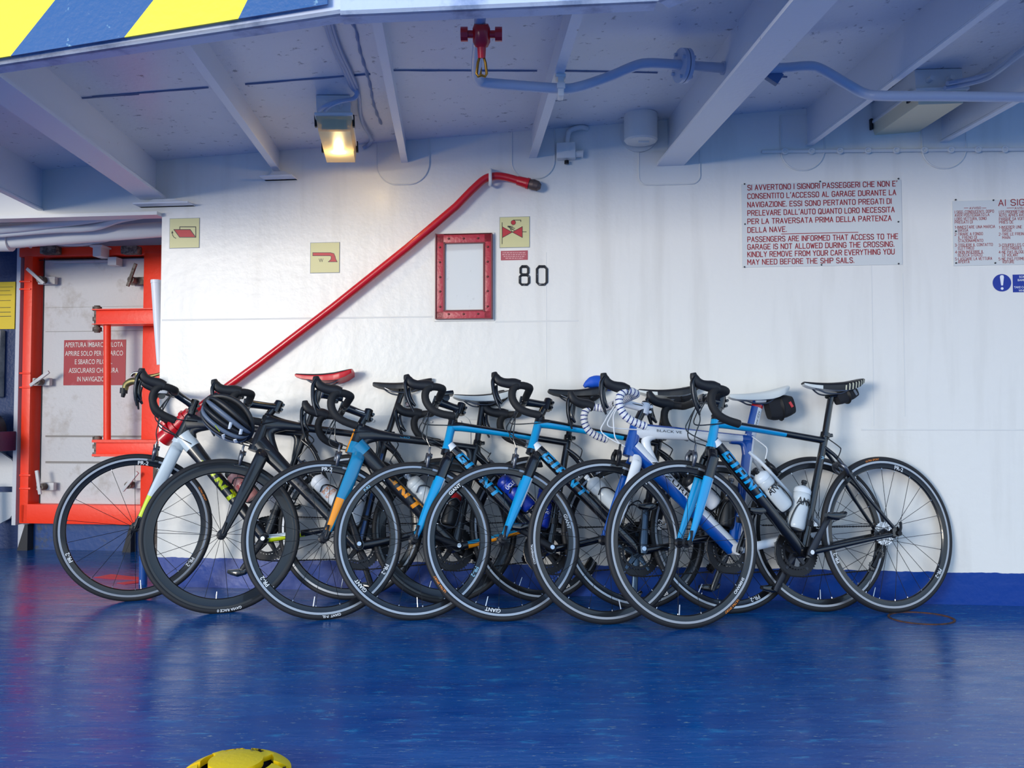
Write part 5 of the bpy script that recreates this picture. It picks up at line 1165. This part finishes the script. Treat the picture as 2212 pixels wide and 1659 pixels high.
# B: all black
PB = dict(PA, gus=CG((-.179, .873), (-.72, .768)), HTt=(-.179, .873), CR=(-.125, .711), CAP=(0, .943), CL=(-.088, .930), TTj=(-.72, .768), BB=(-.592, .271), SP=(-.80, 1.012), tau=radians(2),
    mats=[CARBON, GLOSSB, NAVY, NAVY], fm=dict(st=lambda t, th: 2 if (t < .8 and abs(sin(th)) < .3) else 0), fork=dict(crown=0, tip=1, l=const(0), r=const(0)), decals=[('frame_lettering', mat('dark_grey_decal', '#3a3d45', .4), [dict(DTW, s=.075, len=.30, h=.04)])],
    fork_decal=[('ALLIANCE', .225, .06, .006, .0, DECW)], fmarks=(), rmarks=(), ftyre=(('GAVIA RACE 0', 172, .011, DECW),), deep=True, ph=.4,
    saddle=((-.657, 1.045), .278, .006, LBLACK, LBLACK, LBLACK), crankv=(.3, .9),
    bottles=[('dt', BOTW, BOTW, BOTK, 'white water bottle with SPORTS NUTRITION lettering, seen through the third front wheel', .195, [('SPORTS', .09, .016, .055), ('NUTRITION', .065, .016, .06)], DECO, None),
             ('st', BOTW, BOTW, BOTK, 'white water bottle standing in the seat-tube cage of the all-black bicycle', .195, None, None, None)])
PB.pop('stem_deco')
bike('B', 'all-black road bicycle, second from the left, with deep black wheel rims', PB)
# C: black with mid-blue and orange
PC = dict(PA, gus=CG((-.172, .818), (-.709, .714)), HTt=(-.172, .818), CR=(-.132, .696), CAP=(0, .893), CL=(-.106, .910), TTj=(-.709, .714), BB=(-.575, .268), SP=(-.755, .928), tau=radians(13),
    mats=[CARBON, MIDBLUE, ORANGE, GLOSSB], fm=dict(ht=lambda t, th: 2 if sin(th) < -.72 else (1 if t < .42 else 0), dt=lambda t, th: 1 if t < .1 else 0, cs=lambda t, th: (2 if sin(th) > -.1 else 1) if .1 < t < .8 else 0),
    fork=dict(crown=1, tip=0, l=lambda t, th: 0 if cos(th) < -.3 or t > .93 else (1 if t < .55 else (2 if sin(th) > -.2 else 1)), r=const(0)),
    decals=[('frame_lettering', ORANGE, [dict(DTW, s=.07, len=.33, h=.043)]), ('model_lettering', MIDBLUE, [dict(on='tt', rv=.018, rn=.018, text='ADVANCED', s=.10, len=.13, h=.011, bold=.01, y=.004)])], fork_decal=[('GIANT', .16, .10, .012, .0, DECK)],
    fmarks=PR((4, 236, 120)), rmarks=PR((40, 160, 280)), ftyre=(('GIANT  P-SL', 176, .010, DECW),), ph=.6, deep=False,
    saddle=((-.614, .972), .275, .010, LBLACK, LWHITE, LWHITE), crankv=(.85, .35), cagem=GREYM,
    bottles=[('dt', TRANSL, TRANSL, OG, 'clear water bottle beside orange frame lettering, seen through the fourth front wheel', .185, None, None, None),
             ('st', BOTK, CAPR, BOTK, 'small black water bottle with red cap, seen through the fifth front wheel', .165, None, None, None)], rb_ang=35)
bike('C', 'black road bicycle, third from the left, with mid-blue fork and orange frame lettering', PC)
# D, E, G: black and bright blue
def giant(n, label, **kw):
    ext = kw.pop('tt_end', .72)
    P = dict(mats=[GLOSSB, CYAN, DECW, DECK], rad=RAD_A, fm=dict(ht=lambda t, th: 1 if .10 < t < .86 else 0, tt=lambda t, th: 1 if (sin(th) > -.05 and t < ext) else 0, dt=lambda t, th: 2 if t < .055 and abs(cos(th)) > .2 else 0),
        fork=dict(crown=0, tip=0, l=lambda t, th: 0 if t < .33 else (2 if sin(th) < -.82 and t < .6 else 1), r=lambda t, th: 0 if t < .33 else 1), deep=False, cagem=GLOSSB, calm=GREYM,
        decals=[('frame_lettering', CYAN, [dict(DTW, s=.062, len=.255, h=.040)])]+kw.pop('xdec', []), ph=.3, rb_ang=35, tt_arch=.004)
    P.update(kw); return bike(n, label, P)
giant('D', 'black and bright blue road bicycle, fourth from the left, carrying two blue bottles', HTt=(-.186, .862), CR=(-.147, .705), CAP=(0, .938), CL=(-.118, .950), TTj=(-.71, .753), BB=(-.587, .273), SP=(-.76, .962), tau=radians(3),
    fmarks=GI((230,))+(('P-R2', 318, .012, DECB, .2955),)+PR((120,), DECB), rmarks=PR((40, 160, 280)), ftyre=(), saddle=((-.638, 1.014), .278, .004, LBLACK, LBLACK, LBLACK), crankv=(.80, .45), ring=DARKM,
    bottles=[('dt', BOTB, BOTB, BOTK, 'dark blue water bottle with white lettering, slanting behind the fifth bicycle fork', .20, [('UCLE', .125, .016, .05)], DECW, None), ('st', BOTB, BOTB, BOTK, 'dark blue water bottle standing in the seat-tube cage, seen through the sixth front wheel', .20, [('NOVO', .06, .012, .05)], DECW, None)])
giant('E', 'black and bright blue road bicycle, fifth from the left, with white rim lettering', HTt=(-.193, .880), CR=(-.141, .711), CAP=(0, .962), CL=(-.124, .955), TTj=(-.73, .755), BB=(-.598, .274), SP=(-.79, .962), tau=radians(6),
    fmarks=GI((318, 76, 190)), rmarks=PR((40, 160, 280)), ftyre=(('ULTRA SPORT', 236, .009, DECO), ('LGG', 136, .009, DECW)), saddle=((-.66, 1.017), .278, .004, LBLACK, LBLACK, LWHITE), crankv=(-.12, .95), ph=.75, crank=mat('blue_grey_crank', '#3d5064', .3, metal=.6),
    bottles=[('dt', TRANSL, TRANSL, OG, 'clear water bottle behind the white fork of the sixth bicycle', .195, None, None, None), ('st', TRANSL, OG, OG, None, .2, None, None, None)])
# F: white and royal blue with striped bar tape
PF = dict(HTt=(-.169, .820), CR=(-.125, .682), CAP=(0, .912), CL=(-.098, .917), TTj=(-.693, .752), BB=(-.572, .279), SP=(-.754, .922), tau=radians(13), tape='striped',
    mats=[ROYAL, WHITE, REDP, GLOSSB],
    rad=dict(ht=[.030, .029, .028, .027, .027], ttv=[.024, .022, .019, .016], tt=[.033, .0285, .022, .017], dtv=[.03, .03, .03, .032], dt=[.036, .034, .033, .034], stv=[.024, .017, .016, .015], st=[.036, .026, .025, .026], ss=.009, cs=[.020, .017, .014, .010], spv=.0125, sp=.0265),
    fm=dict(gw=const(1), gb=const(0), ht=const(0), tt=lambda t, th: 0 if sin(th) < -.62 or (t > .9) else 1, dt=lambda t, th: 1 if (sin(th) < -.05 and t > .02) else 0, st=lambda t, th: 0 if sin(th) < .25 else 1, ss=const(1), cs=const(1), sp=lambda t, th: 2 if .86 < t < .895 else (0 if (t > .895 or sin(th) < -.1) else 1)),
    fork=dict(crown=1, tip=2, l=lambda t, th: 1 if cos(th) > -.35 else 0, r=const(0)), gus=[(((-.30, .785), (-.205, .745), (-.26, .60)), [.016, .020, .018], [.016, .022, .016], 'gw'), (((-.60, .742), (-.662, .728), (-.662, .62)), [.012, .014, .012], [.010, .016, .010], 'gb')], collar=False, st_bow=-.004, st_ext=.0, bbm=1, ss_dn=.06,
    decals=[('frame_lettering', DECK, [dict(on='dt', rv=.031, rn=.034, text='AZZURRO', s=.10, len=.27, h=.021, y=.012), dict(on='tt', rv=.0225, rn=.028, text='BLACK VE', s=.09, len=.115, h=.011, y=.003), dict(on='cs', rv=.06, rn=.05, text='BLACK V', s=.14, len=.085, h=.010, y=-.002), dict(on='sp', rv=.0125, rn=.0265, text='AZZURRO', s=.045, len=.075, h=.009, y=.010, flip=False)])],
    fmarks=(), rmarks=(), ftyre=(('CONTINENTAL', 262, .008, DECW),), ph=.1, deep=False, calm=DARKM, cabm=WHITE, stem=WHITE, stem_deco=DECK, ncab=3, qr=REDP,
    saddle=((-.61, .953), .272, .030, LWHITE, LWHITE, LWHITE), crankv=(-.40, .88), crank=GLOSSB, cagem=GLOSSB, b_off=.012,
    bottles=[('dt', BOTW, BOTK, BOTK, 'black and white water bottle behind the bright blue fork of the rightmost bicycle', .19, [('ID', .09, .02, .03)], DECK, None), ('st', BOTK, BOTK, GREYM, 'black water bottle with grey nozzle in front of the royal blue seat tube', .20, None, None, None)], rb_ang=36)
bike('F', 'white and royal blue road bicycle with striped white and navy bar tape and white saddle', PF)
RB, RM, RS = giant('G', 'rightmost black and bright blue road bicycle, nearest the camera, with two clear bottles', HTt=(-.199, .850), CR=(-.158, .708), CAP=(0, .935), CL=(-.150, .925), TTj=(-.714, .745), BB=(-.551, .275), SP=(-.775, .944), tau=radians(9),
    fmarks=(('SHIMANO', 128, .012, DECW, .2955),), rmarks=PR((18, 128, 252)), ftyre=(('ULTRA SPORT', 144, .009, DECO),), rtyre=(('ULTRA SPORT', -8, .008, DECO),), saddle=((-.637, 1.006), .278, .006, LBLACK, LBLACK, LWHITE, 'saddle', mat('cream_saddle_stripe', '#d8d5b8', .5)), crankv=(-.52, .80), ph=.55, tt_end=.66, crank=mat('dark_grey_crank', '#33363d', .35, metal=.6),
    xdec=[('model_lettering', DECB, [dict(on='st', rv=.0158, rn=.016, text='R', s=.075, len=.014, h=.013)])],
    bottles=[('dt', TRANSL, OG, BOTK, 'clear water bottle with black strokes, slanting above the down tube of the rightmost bicycle', .20, [('ANY', .09, .032, .07)], DECK, None), ('st', TRANSL, OG, BOTK, 'clear water bottle with black strokes, standing along the seat tube of the rightmost bicycle', .20, [('ANY', .10, .032, .07)], DECK, None)])

# saddle bags, pouch, lights and the hanging helmet
def bag(n, a, b, ra, rb, label, m=NYLON, name='saddle_bag', extra=None):
    M = bike_matrix(n); ax = V((b[0]-a[0], 0, b[1]-a[1])); c = V((a[0], 0, a[1]))
    r = empty(name, M @ Matrix.Translation(c), label, 'bag')
    g = G(); g.sweep(cr([V((0, 0, 0)), ax*.12, ax*.5, ax*.88, ax], 4), [ra[0]*.8, ra[0], (ra[0]+ra[1])/2, ra[1], ra[1]*.8], [rb[0]*.8, rb[0], (rb[0]+rb[1])/2, rb[1], rb[1]*.8], n=20, pw=.6); bo = g.build('bag_body', m, r, angle=40)
    g = G(); q = ax*.45; rm = (ra[0]+ra[1])/2; rbm = (rb[0]+rb[1])/2; d = ax.normalized(); nn = V((-d.z, 0, d.x)); nn = nn if nn.z > 0 else -nn
    pts = [q+V((0, (rm+.002)*cos(t*pi/10), 0))+nn*(rbm+.002)*sin(t*pi/10) for t in range(20)]; g.sweep([p*1.0 for p in pts], .0015, .010, n=6, ref=None, closed=True); g.build('strap', mat('strap_black', '#0e0e12', .6), r)
    if extra:
        g = G(); g.box(ax*.8+V((0, ra[1]*.98, -.0)), (.012, .004, .026), Matrix.Rotation(.5, 3, 'Y')); g.build('reflective_tab', extra, bo)
    return r
bag('C', (-.775, .930), (-.87, .972), (.026, .03), (.024, .03), 'black saddle bag under the white-edged saddle, behind the fifth handlebar')
bag('D', (-.775, .955), (-.88, .998), (.026, .03), (.024, .03), 'black saddle bag under the saddle behind the striped handlebar')
bag('E', (-.80, .955), (-.905, 1.0), (.026, .034), (.026, .036), 'black saddle bag under the saddle left of the rightmost handlebar')
bag('F', (-.795, .885), (-.915, .905), (.03, .04), (.055, .050), 'large black saddle bag with red and white tabs under the white saddle', extra=REDP)
bag('G', (-.80, .925), (-.90, .962), (.026, .03), (.028, .026), 'black saddle bag under the rightmost saddle', extra=GREYM)
# blue pouch on the tail of a black saddle
r = empty('blue_pouch', bike_matrix('D') @ Matrix.Translation((-.86, .0, 1.03)), 'bright blue soft pouch on the back of a black saddle, behind the striped handlebar', 'pouch')
g = G(); g.sweep(cr([V((.055, .03, -.012)), V((.035, .035, .0)), V((.0, .04, .008)), V((-.04, .03, .0)), V((-.08, .02, -.022))], 5), [.012, .03, .036, .03, .012], [.008, .026, .03, .024, .009], n=18, ref=(0, 1, 0), pw=.8); g.build('pouch_body', mat('bright_blue_fabric', '#0f55c9', .6), r)
# small electronics clipped to the bars
def gadget(n, name, c, size, label, m=GLOSSB, screen=None, rot=0.0):
    M = bike_matrix(n) @ steer_matrix(n) @ Matrix.Translation(c) @ Matrix.Rotation(rot, 4, 'Y')
    r = empty(name, M, label, 'bike gadget'); g = G(); g.box((0, 0, 0), size, None, 0, min(size)*.3); o = g.build('body', m, r)
    g = G(); g.box((0, 0, size[2]*.5), (size[0]*.7, size[1]*.75, .0015)); g.build('screen', screen or mat('dark_screen', '#243038', .15), r)
    g = G(); g.cyl((0, -.012, -size[2]*.5-.008), (0, .012, -size[2]*.5-.008), .017, n=14); g.build('mount', GLOSSB, r)
    return r
gadget('A', 'front_light', (-.085, .05, .966), (.05, .036, .03), 'white-topped light on the handlebar of the leftmost bicycle', WHITE, DECB)
gadget('B', 'bike_computer', (-.03, .03, .955), (.075, .045, .018), 'black bike computer on the handlebar above the hanging helmet', GLOSSB)
gadget('D', 'bike_computer', (-.155, .0, .985), (.075, .045, .02), 'black bike computer on the stem of the fourth bicycle from the left', GLOSSB, DECB, .15)
M = bike_matrix('C') @ steer_matrix('C'); r = empty('front_light', M @ Matrix.Translation((-.06, .06, .935)), 'black torch-like light on the handlebar of the third bicycle from the left', 'bike gadget')
g = G(); g.cyl((.055, 0, .015), (-.03, 0, -.004), .017, .013, n=18); g.build('torch_body', GLOSSB, r); g = G(); g.cyl((.055, 0, .015), (.062, 0, .0166), .018, n=18); g.build('lens_ring', GREYM, r); g = G(); g.box((0, 0, -.012), (.02, .03, .02), None, 0, .004); g.build('mount', GLOSSB, r)
r = empty('rear_light', bike_matrix('B') @ Matrix.Translation((-.83, .0, .955)), 'ribbed clear rear light on the seatpost behind the fourth handlebar', 'bike gadget')
g = G()
for k in range(6): g.cyl((0, 0, -.03+.010*k), (0, 0, -.023+.010*k), .016, n=16)
g.cyl((0, 0, -.03), (0, 0, .03), .013, n=16); g.build('ribbed_lens', mat('pink_clear_lens', '#c9b4b8', .3, trans=.3), r); g = G(); g.box((.014, 0, 0), (.014, .03, .03), None, 0, .003); g.build('mount', GLOSSB, r)

# helmet hanging by its straps from the second handlebar
HS = .76; hc = V((-1.135, 3.47, .84))
ay = (V((-.22, -.90, -.36))).normalized()            # crown of the helmet points this way
ax_ = V((.80, .0, -.60)); ax_ = (ax_-ay*ax_.dot(ay)).normalized(); az_ = ax_.cross(ay)
HM = Matrix(((ax_.x, az_.x, ay.x, hc.x), (ax_.y, az_.y, ay.y, hc.y), (ax_.z, az_.z, ay.z, hc.z), (0, 0, 0, 1))) @ Matrix.Diagonal((HS, HS, HS, 1))   # local x = back of head, z = crown
r = empty('bicycle_helmet', HM, 'black and grey vented bicycle helmet hanging under the second handlebar', 'helmet')
HB_ = mat('matte_black_helmet', '#17181c', .45); HG = mat('grey_helmet_panel', '#5e6a7c', .4); HI = mat('dark_foam', '#0d0e11', .8)
def hp(a, b, k=1.0):                              # a = along (front..back, -1..1), b = across angle
    x = .138*sin(a*pi/2); c = cos(a*pi/2)**.55; return V((x*k, .098*sin(b)*c*k, (.118*cos(b)*c+.0)*k))
g = G(); vs = []; fs = []; N1, N2 = 20, 20
for i in range(N1+1):
    for j in range(N2+1): vs.append(hp(-.97+1.94*i/N1, -1.5+3.0*j/N2, .9))
for i in range(N1):
    for j in range(N2): a = i*(N2+1)+j; fs.append((a, a+1, a+N2+2, a+N2+1))
g.add(vs, fs); g.build('foam_liner', HI, r)
for b, wid, mm in ((-1.12, .17, HB_), (-.72, .13, HG), (-.30, .15, HB_), (.12, .13, HG), (.55, .15, HB_), (.98, .16, HG), (1.32, .15, HB_)):
    g = G(); pts = [hp(-.9+1.85*k/18, b*(1-.25*(k/18)), 1.0) for k in range(19)]
    g.sweep(pts, [.006, .013, .016, .015, .013, .008], [.007, .012, .012, .012, .012, .007], n=12, ref=None); g.build('shell_rib', mm, r, angle=60)
g = G(); pts = [V((.142*cos(t*pi/20), .102*sin(t*pi/20), .012+.012*cos(t*pi/10))) for t in range(40)]; g.sweep(pts, .012, .018, n=12, ref=(0, 0, 1), closed=True); g.build('rim_band', HB_, r, angle=60)
for k, a in enumerate((.2, .5)):
    g = G(); g.sweep([hp(a+.02*q, .25+.10*q, 1.1) for q in range(4)], .003, .009, n=8, ref=None); g.build('white_vent_mark', DECW, r); g = G(); g.sweep([hp(a+.02*q, -.55+.10*q, 1.1) for q in range(4)], .003, .009, n=8, ref=None); g.build('white_vent_mark', DECW, r)
g = G(); g.sweep([hp(-.05+.05*q, .02+.05*q, 1.1) for q in range(4)], .002, .005, n=8, ref=None); g.build('yellow_mark', NEON, r)
hook = WM0 @ V((0, 0, 0)); bm_ = bike_matrix('B') @ steer_matrix('B'); top_ = HM.inverted() @ (bm_ @ V((-.04, .19, .92)))
for s in (1, -1):
    g = G(); g.sweep(cr([V((-.05, .085*s, .02)), V((-.03, .06*s, -.05)), top_*.6+V((0, .03*s, 0)), top_], 5), .0012, .0075, n=6, ref=None); g.build('chin_strap', NYLON, r)
g = G(); q = V((-.02, -.07, -.035)); g.box(q, (.03, .02, .05), None, 0, .004); g.box(q+V((0, -.011, .0)), (.02, .003, .014), None, 0); g.build('fit_dial', mat('pale_blue_tag', '#9ad0e6', .5), r)
